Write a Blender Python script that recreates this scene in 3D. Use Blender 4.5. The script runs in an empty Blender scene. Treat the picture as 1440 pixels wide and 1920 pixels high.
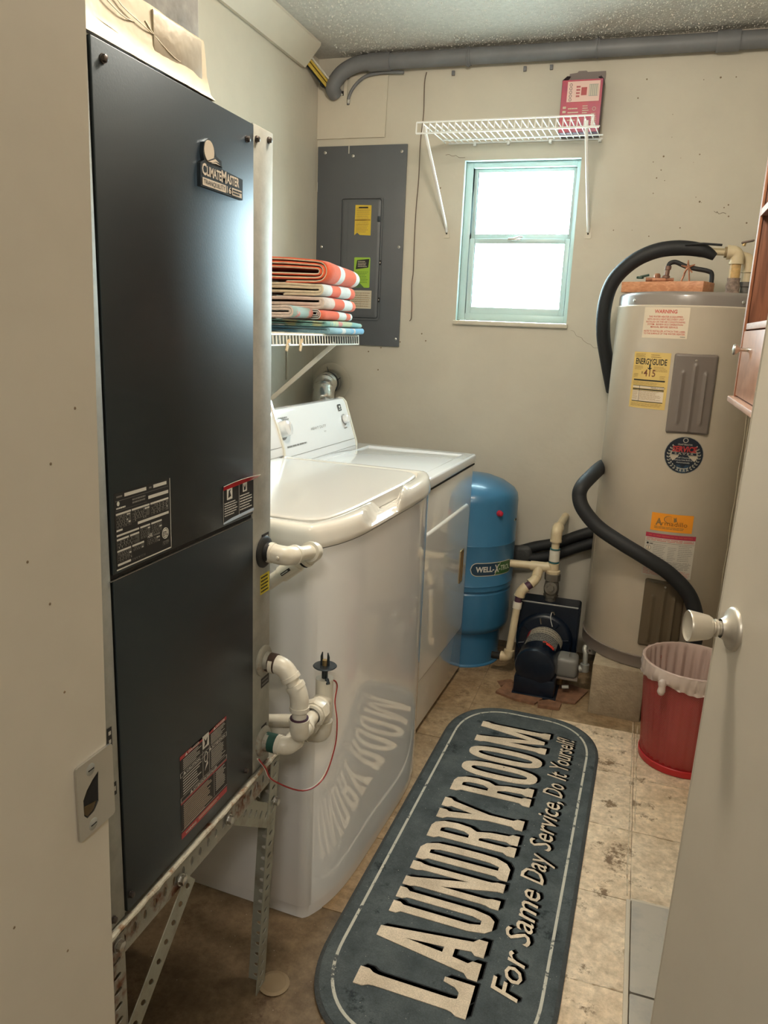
import bpy, bmesh, math, random
from mathutils import Vector, Matrix, noise
from mathutils.geometry import tessellate_polygon
rnd = random.Random(7)
S = bpy.context.scene
COL = S.collection
R_ = math.radians

# ------------------------------------------------------------------ camera
YAW, PITCH, ROLL, FPX, CAMZ = -.310839, .233171, .0420079, 1436.8, 1.40
fw = Vector((math.sin(YAW)*math.cos(PITCH), math.cos(YAW)*math.cos(PITCH), -math.sin(PITCH)))
rt = Vector((math.cos(YAW), -math.sin(YAW), 0)); up = rt.cross(fw)
r2 = rt*math.cos(ROLL)+up*math.sin(ROLL); u2 = -rt*math.sin(ROLL)+up*math.cos(ROLL)
cam = bpy.data.objects.new('camera', bpy.data.cameras.new('camera')); COL.objects.link(cam)
m = Matrix((r2, u2, -fw)).transposed().to_4x4(); m.translation = (0, 0, CAMZ); cam.matrix_world = m
cam.data.sensor_fit = 'VERTICAL'; cam.data.sensor_height = 36; cam.data.lens = FPX/1920*36
cam.data.clip_start = .02
S.camera = cam
# ------------------------------------------------------------------ world, exposure
W = bpy.data.worlds.new('overcast_sky'); S.world = W; W.use_nodes = True
wn = W.node_tree.nodes; wl = W.node_tree.links
bg = wn['Background']; bg.inputs['Strength'].default_value = 40.0
tc = wn.new('ShaderNodeTexCoord'); sx = wn.new('ShaderNodeSeparateXYZ'); cr = wn.new('ShaderNodeValToRGB')
wl.new(tc.outputs['Generated'], sx.inputs[0]); wl.new(sx.outputs['Z'], cr.inputs[0]); wl.new(cr.outputs[0], bg.inputs['Color'])
cr.color_ramp.elements[0].position = 0.0; cr.color_ramp.elements[0].color = (.60, .70, .68, 1)
cr.color_ramp.elements[1].position = .12; cr.color_ramp.elements[1].color = (.72, .90, 1, 1)
S.view_settings.view_transform = 'Standard'; S.view_settings.look = 'None'
S.view_settings.gamma = 1; S.view_settings.use_curve_mapping = False
S.view_settings.exposure = 0.35
LAMP_W, HALL_W = 38.0, 24.0

# ------------------------------------------------------------------ materials
_M = {}
def M(name, col, rough=.5, metal=0, var=0, vscale=8, bump=0, bscale=60, col2=None, mask=(.45, .6), coat=0, trans=0, alpha=1, spec=.5, emit=0, sheen=0, detail=4):
    if name in _M: return _M[name]
    m = bpy.data.materials.new(name); m.use_nodes = True; nt = m.node_tree; b = nt.nodes['Principled BSDF']
    b.inputs['Base Color'].default_value = (*col, 1); b.inputs['Roughness'].default_value = rough
    b.inputs['Metallic'].default_value = metal; b.inputs['Coat Weight'].default_value = coat
    b.inputs['Coat Roughness'].default_value = .02
    b.inputs['Transmission Weight'].default_value = trans; b.inputs['Alpha'].default_value = alpha
    b.inputs['Specular IOR Level'].default_value = spec
    if sheen: b.inputs['Sheen Weight'].default_value = sheen
    if emit: b.inputs['Emission Color'].default_value = (*col, 1); b.inputs['Emission Strength'].default_value = emit
    if var or bump or col2:
        t = nt.nodes.new('ShaderNodeTexCoord')
    if var or col2:
        n = nt.nodes.new('ShaderNodeTexNoise'); n.inputs['Scale'].default_value = vscale; n.inputs['Detail'].default_value = detail
        n.inputs['Roughness'].default_value = .65
        nt.links.new(t.outputs['Object'], n.inputs['Vector'])
        r = nt.nodes.new('ShaderNodeValToRGB'); nt.links.new(n.outputs['Fac'], r.inputs[0])
        if col2:
            r.color_ramp.elements[0].position, r.color_ramp.elements[1].position = mask
            r.color_ramp.elements[0].color = (*col, 1); r.color_ramp.elements[1].color = (*col2, 1)
        else:
            r.color_ramp.elements[0].position, r.color_ramp.elements[1].position = .3, .7
            r.color_ramp.elements[0].color = (*[c*(1-var) for c in col], 1)
            r.color_ramp.elements[1].color = (*[min(1, c*(1+var)) for c in col], 1)
        nt.links.new(r.outputs[0], b.inputs['Base Color'])
    if bump:
        n2 = nt.nodes.new('ShaderNodeTexNoise'); n2.inputs['Scale'].default_value = bscale; n2.inputs['Detail'].default_value = 3
        nt.links.new(t.outputs['Object'], n2.inputs['Vector'])
        bp = nt.nodes.new('ShaderNodeBump'); bp.inputs['Strength'].default_value = bump; bp.inputs['Distance'].default_value = .004
        nt.links.new(n2.outputs['Fac'], bp.inputs['Height']); nt.links.new(bp.outputs[0], b.inputs['Normal'])
    _M[name] = m; return m
def wood(name, c1, c2, scale=(2, 40, 40), rough=.5):
    if name in _M: return _M[name]
    m = bpy.data.materials.new(name); m.use_nodes = True; nt = m.node_tree; b = nt.nodes['Principled BSDF']
    t = nt.nodes.new('ShaderNodeTexCoord'); mp = nt.nodes.new('ShaderNodeMapping'); mp.inputs['Scale'].default_value = scale
    n = nt.nodes.new('ShaderNodeTexNoise'); n.inputs['Scale'].default_value = 3; n.inputs['Detail'].default_value = 6; n.inputs['Distortion'].default_value = .8
    r = nt.nodes.new('ShaderNodeValToRGB'); r.color_ramp.elements[0].position = .35; r.color_ramp.elements[1].position = .65
    r.color_ramp.elements[0].color = (*c1, 1); r.color_ramp.elements[1].color = (*c2, 1)
    nt.links.new(t.outputs['Object'], mp.inputs[0]); nt.links.new(mp.outputs[0], n.inputs['Vector'])
    nt.links.new(n.outputs['Fac'], r.inputs[0]); nt.links.new(r.outputs[0], b.inputs['Base Color'])
    b.inputs['Roughness'].default_value = rough; _M[name] = m; return m

m_wall = M('cream_wall_paint', (.575, .535, .445), .62, var=.05, vscale=3, bump=.25, bscale=35)
m_wallL = m_wall
m_ceil = M('popcorn_ceiling_paint', (.56, .55, .51), .9, var=.10, vscale=60, bump=1.0, bscale=110)
m_pop = M('popcorn_crumb', (.70, .68, .63), .9)
m_trim = M('painted_trim', (.60, .55, .45), .42, var=.04, vscale=5, bump=.12, bscale=30)
m_door = M('painted_door', (.60, .55, .46), .38, var=.03, vscale=4, bump=.12, bscale=22)
m_black = M('black_satin_metal', (.003, .0034, .004), .40, bump=.03, bscale=300, spec=1)
m_black.node_tree.nodes['Principled BSDF'].inputs['Specular Tint'].default_value = (.70, .86, 1, 1)  # bluish daylight sheen put into the specular tint
m_black.node_tree.nodes['Principled BSDF'].inputs['IOR'].default_value = 1.52
m_galv = M('galvanized_steel', (.42, .42, .38), .55, metal=.6, var=.14, vscale=26, bump=.06, bscale=80)
m_steel = M('bright_steel', (.62, .61, .58), .28, metal=1)
m_dark = M('dark_recess', (.01, .009, .008), .8)
m_white_ink = M('off_white_ink', (.62, .60, .54), .6)
m_dim_ink = M('dim_grey_ink', (.20, .19, .17), .6)
m_red_ink = M('red_ink', (.52, .035, .04), .5)
m_black_ink = M('black_ink', (.012, .011, .012), .5)
m_enam = M('white_enamel', (.84, .84, .84), .07, coat=.8, var=.012, vscale=3)
m_enam2 = M('aged_cream_enamel', (.80, .75, .64), .18, coat=.6)
m_pvc = M('white_pvc', (.74, .70, .60), .33, col2=(.62, .55, .42), vscale=14, mask=(.5, .78))
m_cpvc = M('cream_pvc', (.66, .55, .36), .35, col2=(.56, .43, .25), vscale=18, mask=(.5, .78))
m_glue = M('purple_primer', (.07, .025, .05), .5)
m_foam = M('black_foam_insulation', (.012, .013, .015), .62, bump=.15, bscale=120)
m_navy = M('navy_blue_paint', (.004, .009, .020), .30, var=.25, vscale=10, bump=.1, bscale=120)
m_tank = M('blue_tank_paint', (.04, .17, .32), .30, var=.06, vscale=9, coat=.2)
m_heat = M('beige_grey_enamel', (.62, .54, .43), .32, var=.05, vscale=4, coat=.25)
m_heatd = M('taupe_metal', (.20, .165, .14), .38, var=.06, vscale=8)
m_brass = M('aged_brass', (.40, .28, .13), .42, metal=.8, var=.3, vscale=40)
m_copper = M('corroded_copper', (.36, .17, .10), .5, metal=.5, var=.3, vscale=60)
m_rubber = M('black_rubber', (.012, .012, .012), .5)
m_wire_w = M('white_vinyl_wire', (.80, .80, .78), .35)
m_tape = M('aluminium_foil_tape', (.52, .45, .33), .55, metal=.3, var=.12, vscale=9, bump=.5, bscale=22)
m_duct = M('grey_duct_board_foil', (.30, .285, .26), .5, metal=.3, var=.35, vscale=16, bump=.5, bscale=25)
m_flex = M('flexible_aluminium', (.72, .72, .70), .25, metal=1, bump=.5, bscale=60)
m_panelg = M('grey_panel_paint', (.10, .108, .118), .45, var=.05, vscale=6)
m_cond = M('grey_conduit_pvc', (.17, .175, .185), .5, var=.12, vscale=7)
m_yellow = M('yellow_cable_jacket', (.62, .45, .08), .5)
m_whitec = M('white_cable_jacket', (.62, .60, .52), .5)
m_cable = M('thin_grey_brown_cable', (.14, .10, .075), .6)
m_conc = M('concrete_block', (.36, .29, .20), .95, var=.16, vscale=30, bump=.7, bscale=120)
m_bronze = M('brown_bronze_plastic', (.32, .19, .075), .35, metal=.3)
m_frame = M('daylight_tinted_frame', (.52, .66, .66), .35)  # cyan daylight spill put into the white frame colour
m_shelfm = wood('oak_veneer_dark', (.13, .045, .022), (.24, .095, .05), (30, 30, 2))
m_shelfl = wood('oak_veneer_light', (.34, .155, .09), (.46, .235, .15), (5, 5, 9), .3)
m_shelft = wood('oak_trim', (.36, .19, .12), (.48, .28, .19), (30, 3, 30))
m_pine = wood('pine_board', (.50, .21, .10), (.66, .33, .18), (3, 40, 40))
m_scrap = M('broken_terracotta', (.20, .10, .055), .7, var=.35, vscale=30, bump=.5, bscale=60)
m_rust = M('rusty_steel', (.34, .33, .28), .55, metal=.35, col2=(.17, .065, .03), vscale=22, mask=(.52, .66), bump=.4, bscale=70)
m_angle = M('slotted_angle_paint', (.34, .34, .28), .5, metal=.25, col2=(.20, .17, .12), vscale=16, mask=(.5, .8), bump=.25, bscale=90)

# ------------------------------------------------------------------ mesh builder
class Fr:
    """flat frame: point(u,v,w) = o + u*x + v*y + w*n"""
    def __init__(s, o, x, y):
        s.o, s.x, s.y = Vector(o), Vector(x).normalized(), Vector(y).normalized(); s.n = s.x.cross(s.y); s.curved = False
    def p(s, u, v, w=0): return s.o+s.x*u+s.y*v+s.n*w
class Cy:
    """cylinder frame, u runs round the cylinder from angle a (0 = towards -Y)"""
    def __init__(s, c, r, a, z): s.c, s.r, s.a, s.z, s.curved = Vector(c), r, a, z, True
    def p(s, u, v, w=0):
        t = s.a+u/s.r; return Vector((s.c.x+(s.r+w)*math.sin(t), s.c.y-(s.r+w)*math.cos(t), s.z+v))
_T = {}
def textmesh(body, bold=0, shear=0):
    k = (body, bold, shear)
    if k in _T: return _T[k]
    cu = bpy.data.curves.new('t', 'FONT'); cu.body = body; cu.offset = bold; cu.shear = shear; cu.resolution_u = 2
    o = bpy.data.objects.new('t', cu); COL.objects.link(o)
    me = bpy.data.meshes.new_from_object(o.evaluated_get(bpy.context.evaluated_depsgraph_get()))
    V = [v.co.copy() for v in me.vertices]; F = [tuple(p.vertices) for p in me.polygons]
    bpy.data.objects.remove(o); bpy.data.curves.remove(cu); bpy.data.meshes.remove(me)
    x0 = min(v.x for v in V); x1 = max(v.x for v in V)
    V = [(v.x-x0, v.y) for v in V]; _T[k] = (V, F, x1-x0); return _T[k]
class B:
    def __init__(s, off=(0, 0, 0)): s.v, s.f, s.m, s.s, s.mats, s.off = [], [], [], [], [], Vector(off)
    def mi(s, mat):
        if mat not in s.mats: s.mats.append(mat)
        return s.mats.index(mat)
    def add(s, vs, fs, mat, smooth=False):
        n = len(s.v); k = s.mi(mat); s.v += [Vector(v) for v in vs]
        for f in fs: s.f.append([i+n for i in f]); s.m.append(k); s.s.append(smooth)
        return s
    def bm(s, b, mat, smooth=False):
        b.verts.index_update(); s.add([v.co for v in b.verts], [[v.index for v in f.verts] for f in b.faces], mat, smooth); b.free(); return s
    def box(s, lo, hi, mat, bev=0, seg=2, rot=None, smooth=None):
        lo, hi = Vector(lo), Vector(hi); b = bmesh.new(); bmesh.ops.create_cube(b, size=1)
        d = hi-lo; c = (lo+hi)/2
        for v in b.verts: v.co = Vector((v.co.x*d.x, v.co.y*d.y, v.co.z*d.z))
        if bev: bmesh.ops.bevel(b, geom=b.edges[:], offset=min(bev, min(abs(x) for x in d)*.45), segments=seg, affect='EDGES', profile=.5)
        for v in b.verts: v.co = (rot @ v.co if rot else v.co)+c
        return s.bm(b, mat, bool(bev) if smooth is None else smooth)
    def tube(s, pts, r, mat, seg=10, closed=False, caps=True, smooth=True, sub=0):
        P = [Vector(p) for p in pts]
        rs = list(r) if isinstance(r, (list, tuple)) else [r]*len(P)
        if sub:
            Q, q = [], []
            n = len(P)
            for i in range(n-1):
                a, b, c, d = P[max(i-1, 0)], P[i], P[i+1], P[min(i+2, n-1)]
                for k in range(sub):
                    t = k/sub; Q.append(.5*((2*b)+(c-a)*t+(2*a-5*b+4*c-d)*t*t+(3*b-a-3*c+d)*t**3)); q.append(rs[i]*(1-t)+rs[i+1]*t)
            Q.append(P[-1]); q.append(rs[-1]); P, rs = Q, q
        n = len(P); V, F = [], []; nrm = None
        for i in range(n):
            t = (P[(i+1) % n]-P[i-1]) if closed else (P[min(i+1, n-1)]-P[max(i-1, 0)])
            t = t.normalized() if t.length > 1e-9 else Vector((0, 0, 1))
            if nrm is None: nrm = t.orthogonal().normalized()
            nrm = (nrm-t*nrm.dot(t)); nrm = nrm.normalized() if nrm.length > 1e-6 else t.orthogonal().normalized()
            bi = t.cross(nrm)
            for k in range(seg):
                a = 2*math.pi*k/seg; V.append(P[i]+(nrm*math.cos(a)+bi*math.sin(a))*rs[i])
        for i in range(n if closed else n-1):
            for k in range(seg):
                F.append([i*seg+k, i*seg+(k+1) % seg, ((i+1) % n)*seg+(k+1) % seg, ((i+1) % n)*seg+k])
        s.add(V, F, mat, smooth)
        if caps and not closed:
            s.add(V[:seg], [list(range(seg))[::-1]], mat); s.add(V[-seg:], [list(range(seg))], mat)
        return s
    def lathe(s, prof, o, ax, mat, seg=24, smooth=True):
        o = Vector(o); ax = Vector(ax).normalized(); a = ax.orthogonal().normalized()
        if abs(ax.z) > .99: a = Vector((1, 0, 0))
        b = ax.cross(a); V, F = [], []
        for r, z in prof:
            for k in range(seg):
                t = 2*math.pi*k/seg; V.append(o+ax*z+(a*math.cos(t)+b*math.sin(t))*max(r, 1e-5))
        for i in range(len(prof)-1):
            for k in range(seg): F.append([i*seg+k, i*seg+(k+1) % seg, (i+1)*seg+(k+1) % seg, (i+1)*seg+k])
        return s.add(V, F, mat, smooth)
    def prism(s, polys, F_, w0, w1, mat, side=None, smooth=False):
        """polys: outline + holes in (u,v); extruded w0..w1"""
        if not isinstance(polys[0][0], (list, tuple)): polys = [polys]
        tri = tessellate_polygon([[Vector((u, v, 0)) for u, v in p] for p in polys])
        fl = [q for p in polys for q in p]
        s.add([F_.p(u, v, w1) for u, v in fl], [list(t) for t in tri], mat)
        if w0 != w1:
            s.add([F_.p(u, v, w0) for u, v in fl], [list(t)[::-1] for t in tri], mat)
            for p in polys:
                n = len(p); V = [F_.p(u, v, w0) for u, v in p]+[F_.p(u, v, w1) for u, v in p]
                s.add(V, [[i, (i+1) % n, (i+1) % n+n, i+n] for i in range(n)], side or mat, smooth)
        return s
    def rect(s, F_, u0, v0, u1, v1, w, mat):
        n = max(1, int(abs(u1-u0)/.012)) if F_.curved else 1
        V = []
        for i in range(n+1):
            u = u0+(u1-u0)*i/n; V += [F_.p(u, v0, w), F_.p(u, v1, w)]
        return s.add(V, [[2*i, 2*i+2, 2*i+3, 2*i+1] for i in range(n)], mat)
    def text(s, F_, body, u, v, h, w, mat, width=None, bold=0, shear=0, align='L'):
        V, Fc, tw = textmesh(body, bold, shear); k = h/.70; kx = width/tw if width else k
        if align == 'C': u -= kx*tw/2
        return s.add([F_.p(u+x*kx, v+y*k, w) for x, y in V], [list(f) for f in Fc], mat)
    def lines(s, F_, u0, v0, u1, v1, n, w, mat, fill=.55, ragged=.3, words=True):
        """rows of tiny printed dashes, too small to read"""
        dv = (v1-v0)/n
        for i in range(n):
            y = v1-dv*(i+.5); end = u1-(u1-u0)*ragged*rnd.random(); x = u0
            while x < end-1e-5:
                L = (end-u0)*(.08+.16*rnd.random()) if words else end-u0
                x2 = min(end, x+L); s.rect(F_, x, y-dv*fill/2, x2, y+dv*fill/2, w, mat); x = x2+(u1-u0)*.018
        return s
    def build(s, name, parent=None, **props):
        me = bpy.data.meshes.new(name); me.from_pydata([v-s.off for v in s.v], [], s.f)
        for m in s.mats: me.materials.append(m)
        me.polygons.foreach_set('material_index', s.m); me.polygons.foreach_set('use_smooth', s.s); me.update()
        b = bmesh.new(); b.from_mesh(me); bmesh.ops.remove_doubles(b, verts=b.verts, dist=1e-6)
        if parent is None or True: bmesh.ops.recalc_face_normals(b, faces=b.faces) if not props.pop('keepn', False) else None
        b.to_mesh(me); b.free()
        try: me.set_sharp_from_angle(angle=R_(40))
        except Exception: pass
        o = bpy.data.objects.new(name, me); COL.objects.link(o)
        if parent is not None: o.parent = parent
        else: o.location = s.off
        for k, v in props.items(): o[k] = v
        return o
def thing(name, label, cat, loc=(0, 0, 0), rz=0, group=None, kind=None):
    o = bpy.data.objects.new(name, None); COL.objects.link(o); o.location = loc; o.rotation_euler = (0, 0, rz)
    o.empty_display_size = .05; o['label'] = label; o['category'] = cat
    if group: o['group'] = group
    if kind: o['kind'] = kind
    return o
def tag(o, label, cat, group=None, kind=None):
    o['label'] = label; o['category'] = cat
    if group: o['group'] = group
    if kind: o['kind'] = kind
    return o
def rrect(u0, v0, u1, v1, r, n=5):
    P = []
    for cx, cy, a0 in ((u1-r, v1-r, 0), (u0+r, v1-r, 90), (u0+r, v0+r, 180), (u1-r, v0+r, 270)):
        for k in range(n+1):
            a = R_(a0+90*k/n); P.append((cx+r*math.cos(a), cy+r*math.sin(a)))
    return P
def circ(u, v, r, n=24, r2=None): return [(u+r*math.cos(2*math.pi*k/n), v+(r2 or r)*math.sin(2*math.pi*k/n)) for k in range(n)]
def loft(b, loops, mat, cap0=False, cap1=False, smooth=True):
    n = len(loops[0]); V = [p for l in loops for p in l]
    F = [[i*n+k, i*n+(k+1) % n, (i+1)*n+(k+1) % n, (i+1)*n+k] for i in range(len(loops)-1) for k in range(n)]
    b.add(V, F, mat, smooth)
    if cap0: b.add(loops[0], [list(range(n))[::-1]], mat)
    if cap1: b.add(loops[-1], [list(range(n))], mat)
def hexhead(b, o, ax, r, h, mat, wr=None):
    b.lathe([(0, 0), (wr or r*1.25, 0), (wr or r*1.25, h*.25), (r*1.05, h*.25)], o, ax, mat, 14, False)
    b.lathe([(r, h*.25), (r, h*.9), (r*.8, h), (0, h)], o, ax, mat, 6, False)
def elbow_pts(a, c, b_, r, n=6):
    """points of a bend a->c->b with radius r"""
    a, c, b_ = Vector(a), Vector(c), Vector(b_); d1 = (a-c).normalized(); d2 = (b_-c).normalized()
    P = []
    for k in range(n+1):
        t = k/n; p = (c+d1*r)*(1-t)**2+c*2*t*(1-t)+(c+d2*r)*t*t; P.append(p)
    return P

# ================================================================== SETTING
DB, XL, XR, ZC, YF = 3.40, -1.475, .62, 2.53, .524
# floor
b = B(); b.box((-2.4, -2.2, -.12), (2.2, 3.6, 0), None)
def floor_mat(name, ca, cb, brown_c, s0, s1, vs=3.5, bstr=.5, fine_s=44, rough=.62):
    m = bpy.data.materials.new(name); m.use_nodes = True; nt = m.node_tree; bs = nt.nodes['Principled BSDF']
    t = nt.nodes.new('ShaderNodeTexCoord')
    def nz(sc, det=5, ro=.6):
        n = nt.nodes.new('ShaderNodeTexNoise'); n.inputs['Scale'].default_value = sc; n.inputs['Detail'].default_value = det; n.inputs['Roughness'].default_value = ro
        nt.links.new(t.outputs['Object'], n.inputs['Vector']); return n
    def ramp(src, p0, c0, p1, c1):
        r = nt.nodes.new('ShaderNodeValToRGB'); r.color_ramp.elements[0].position = p0; r.color_ramp.elements[1].position = p1
        r.color_ramp.elements[0].color = (*c0, 1); r.color_ramp.elements[1].color = (*c1, 1); nt.links.new(src, r.inputs[0]); return r
    def mix(f, a, b_, blend='MIX'):
        x = nt.nodes.new('ShaderNodeMix'); x.data_type = 'RGBA'; x.blend_type = blend
        if isinstance(f, float): x.inputs[0].default_value = f
        else: nt.links.new(f, x.inputs[0])
        nt.links.new(a, x.inputs[6]); nt.links.new(b_, x.inputs[7]); return x.outputs[2]
    a = ramp(nz(vs, 8, .7).outputs['Fac'], .35, ca, .62, cb)
    fine = ramp(nz(fine_s, 8, .75).outputs['Fac'], .32, (.50, .47, .42), .68, (1.12, 1.10, 1.08))
    c = mix(.8, a.outputs[0], fine.outputs[0], 'MULTIPLY')
    st = ramp(nz(7, 9, .78).outputs['Fac'], s0, (0, 0, 0), s1, (1, 1, 1))
    brown = nt.nodes.new('ShaderNodeRGB'); brown.outputs[0].default_value = (*brown_c, 1)
    c = mix(st.outputs[0], c, brown.outputs[0])
    sp = ramp(nz(160, 2).outputs['Fac'], .74, (0, 0, 0), .76, (1, 1, 1))
    wh = nt.nodes.new('ShaderNodeRGB'); wh.outputs[0].default_value = (.75, .70, .6, 1)
    c = mix(sp.outputs[0], c, wh.outputs[0])
    nt.links.new(c, bs.inputs['Base Color']); bs.inputs['Roughness'].default_value = rough
    bp = nt.nodes.new('ShaderNodeBump'); bp.inputs['Strength'].default_value = bstr; bp.inputs['Distance'].default_value = .004
    nt.links.new(nz(45, 6).outputs['Fac'], bp.inputs['Height']); nt.links.new(bp.outputs[0], bs.inputs['Normal']); return m
m_floor = floor_mat('stained_concrete', (.085, .052, .022), (.25, .18, .105), (.075, .042, .018), .54, .66)
b.mats = [m_floor]
floor = tag(b.build('floor'), 'bare stained tan concrete floor with old tile marks', 'floor', kind='structure')
# tile grid: mortar squares left by lifted tiles and a few tiles still in place
def tmat(name, c1, c2, ro, sc, p=(.4, .62), bump=.5):
    return M(name, c1, ro, col2=c2, vscale=sc, mask=p, bump=bump, bscale=60, detail=8)
m_t1 = floor_mat('tan_mortar_bed', (.64, .49, .33), (.92, .76, .56), (.20, .125, .065), .54, .60, 6, .6)
m_t2 = floor_mat('pale_mortar_bed', (.62, .48, .33), (.90, .75, .56), (.22, .145, .08), .56, .62, 7, .6)
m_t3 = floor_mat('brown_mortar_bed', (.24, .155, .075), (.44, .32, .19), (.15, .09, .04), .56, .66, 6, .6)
m_tile = tmat('beige_grey_ceramic', (.44, .40, .34), (.36, .335, .30), .35, 9, (.45, .6), .05)
G = .302; gx0, gy0 = .124, 1.509
for i in range(-3, 2):
    for j in range(-1, 6):
        x0, y0 = gx0+i*G, gy0+j*G; x1, y1 = x0+G, y0+G
        intact = i >= 0 and j <= 0
        if x0 < -.80 or y0 > 3.2 or x0 > .5 or (i == -3 and j < 0): continue
        x0, x1 = max(x0, -.66 if j < 2 else -.78), min(x1, XR-.002); y1 = min(y1, DB-.002); y0 = max(y0, YF+.03)
        if x1-x0 < .03 or y1-y0 < .03: continue
        h = .009 if intact else .0016+.0014*rnd.random(); g = .003 if intact else .0006+.0005*rnd.random()
        P = rrect(x0+g, y0+g, x1-g, y1-g, .004, 2) if intact else None
        if not intact:
            P = []
            for (xa, ya, xb, yb) in ((x0+g, y0+g, x1-g, y0+g), (x1-g, y0+g, x1-g, y1-g), (x1-g, y1-g, x0+g, y1-g), (x0+g, y1-g, x0+g, y0+g)):
                for k in range(6):
                    t = k/6; P.append((xa+(xb-xa)*t+rnd.uniform(-.0006, .0006), ya+(yb-ya)*t+rnd.uniform(-.0006, .0006)))
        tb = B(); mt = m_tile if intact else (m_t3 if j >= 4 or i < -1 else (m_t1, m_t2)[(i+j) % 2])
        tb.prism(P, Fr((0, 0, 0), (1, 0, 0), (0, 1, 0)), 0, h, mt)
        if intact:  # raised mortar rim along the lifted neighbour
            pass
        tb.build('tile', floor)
gb = B()
gb.box((gx0-.010, gy0-G, 0), (gx0+.001, gy0+G, .008), M('pale_grout', (.55, .48, .38), .9, bump=.5), .002)
gb.box((gx0, gy0+G-.003, 0), (XR-.01, gy0+G+.007, .008), M('pale_grout', (.55, .48, .38), .9), .002)
gb.build('grout', floor)
m_ridge = M('mortar_ridge', (.60, .50, .37), .9, col2=(.36, .26, .16), vscale=25, bump=.6)
for (p, q) in (((gx0-.009, 1.83), (gx0-.006, 2.80)), ((gx0+.008, 2.12), (gx0+.010, 2.78)), ((gx0+.01, 2.405), (.42, 2.400)), ((-.02, 2.420), (gx0-.01, 2.418)), ((.0, 2.115), (.40, 2.105)), ((gx0, 1.822), (.40, 1.826)), ((-.0, 1.508), (gx0-.01, 1.512))):
    rbd = B(); n_ = 18; rbd.tube([(p[0]+(q[0]-p[0])*k/n_+rnd.uniform(-.0016, .0016), p[1]+(q[1]-p[1])*k/n_+rnd.uniform(-.0016, .0016), .0022) for k in range(n_+1)], [rnd.uniform(.0012, .0030) for k in range(n_+1)], m_ridge, 6); rbd.build('grout', floor)
rb = B(); rb.lathe([(0, 0), (.03, 0), (.034, .003), (.026, .005), (.022, .003), (0, .003)], (-.612, 1.262, 0), (0, 0, 1), M('ring_mortar', (.27, .20, .12), .9), 24)
rb.build('mortar_ring', floor)

# walls
WZ0, WZ1, WX0, WX1 = 1.455, 2.107, -.800, -.320
b = B(); Fb = Fr((0, DB, 0), (1, 0, 0), (0, 0, 1))
outer = [(XL-.15, -.0), (XR+.15, 0), (XR+.15, ZC+.1), (XL-.15, ZC+.1)]
hole = [(WX0, WZ0), (WX0, WZ1), (WX1, WZ1), (WX1, WZ0)]
b.prism([outer, hole], Fb, -.20, 0, m_wall)
wb = tag(b.build('wall_back'), 'cream painted back wall with hairline cracks and small window', 'wall', kind='structure')
def crack(pts, w=.0007, name='crack'):
    c = B(); c.tube([(x, DB-.0003, z) for x, z in pts], w, M('dark_crack', (.16, .12, .08), .9), 4, sub=3); c.build(name, wb)
def jag(p, q, n, a):
    P = [p]
    for k in range(1, n): t = k/n; P.append((p[0]+(q[0]-p[0])*t+rnd.uniform(-a, a), p[1]+(q[1]-p[1])*t+rnd.uniform(-a, a)))
    return P+[q]
crack(jag((-.30, 1.43), (-.17, 1.35), 9, .006)); crack(jag((-.17, 1.35), (-.13, 1.335), 4, .003))
crack(jag((-.885, 2.13), (-.80, 2.118), 7, .004), .001)
crack(jag((.20, 1.90), (.245, 1.89), 6, .005), .0009)
cb = B()
for k in range(38):
    x = rnd.uniform(-.2, .5); z = rnd.uniform(1.75, 2.4); r = rnd.uniform(.001, .0035)
    cb.lathe([(0, .0006), (r, .0004), (r*1.1, 0)], (x, DB, z), (0, -1, 0), M('dark_speck', (.22, .16, .10), .9), 7)
for x, z in ((-.95, 1.39), (-.93, 1.36), (-1.14, 1.32), (-1.2, 1.3), (-1.05, 1.35), (-1.15, 1.22), (-.9, 2.0)):
    cb.lathe([(0, .0006), (.003, .0004), (.0035, 0)], (x, DB, z), (0, -1, 0), M('dark_speck', (.22, .16, .10), .9), 7)
cb.build('paint_chip', wb, kind='stuff')
b = B(); b.box((XL-.15, YF, 0), (XL, DB, ZC+.1), m_wallL)
wl_ = tag(b.build('wall_left'), 'cream plaster wall behind the washer and dryer', 'wall', kind='structure')
b = B(); b.box((XR, YF-.15, 0), (XR+.15, DB, ZC+.1), m_wall)
tag(b.build('wall_right'), 'cream wall behind the hanging wood cabinet', 'wall', kind='structure')
b = B(); DX0, DX1 = -.445, .365
b.box((-2.4, YF-.15, 0), (DX0, YF, ZC+.1), m_wall); b.box((DX1, YF-.15, 0), (2.2, YF, ZC+.1), m_wall); b.box((DX0, YF-.15, 2.06), (DX1, YF, ZC+.1), m_wall)
tag(b.build('wall_front'), 'cream wall with the doorway we look through', 'wall', kind='structure')
# hallway behind the viewer
b = B(); b.box((-2.4, -2.3, 0), (2.2, -2.2, 2.63), m_wall); b.box((-2.5, -2.3, 0), (-2.4, YF, 2.63), m_wall); b.box((2.2, -2.3, 0), (2.3, YF, 2.63), m_wall)
tag(b.build('wall_hall'), 'hallway walls outside the laundry room doorway', 'wall', kind='structure')
b = B(); b.box((-2.5, -2.3, ZC), (2.3, DB+.2, ZC+.12), m_ceil)
ceil = tag(b.build('ceiling'), 'grey textured popcorn ceiling', 'ceiling', kind='structure')
b = B()
for k in range(9000):
    y = 2.55+rnd.random()*.85; x = rnd.uniform(-1.35, .6); r = rnd.uniform(.0012, .0034); h = r*rnd.uniform(.7, 1.5); a = rnd.random()*6
    V = [(x+r*math.cos(a+q*2.09), y+r*math.sin(a+q*2.09), ZC) for q in range(3)]+[(x, y, ZC-h)]
    b.add(V, [[0, 1, 3], [1, 2, 3], [2, 0, 3]], m_pop)
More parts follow.
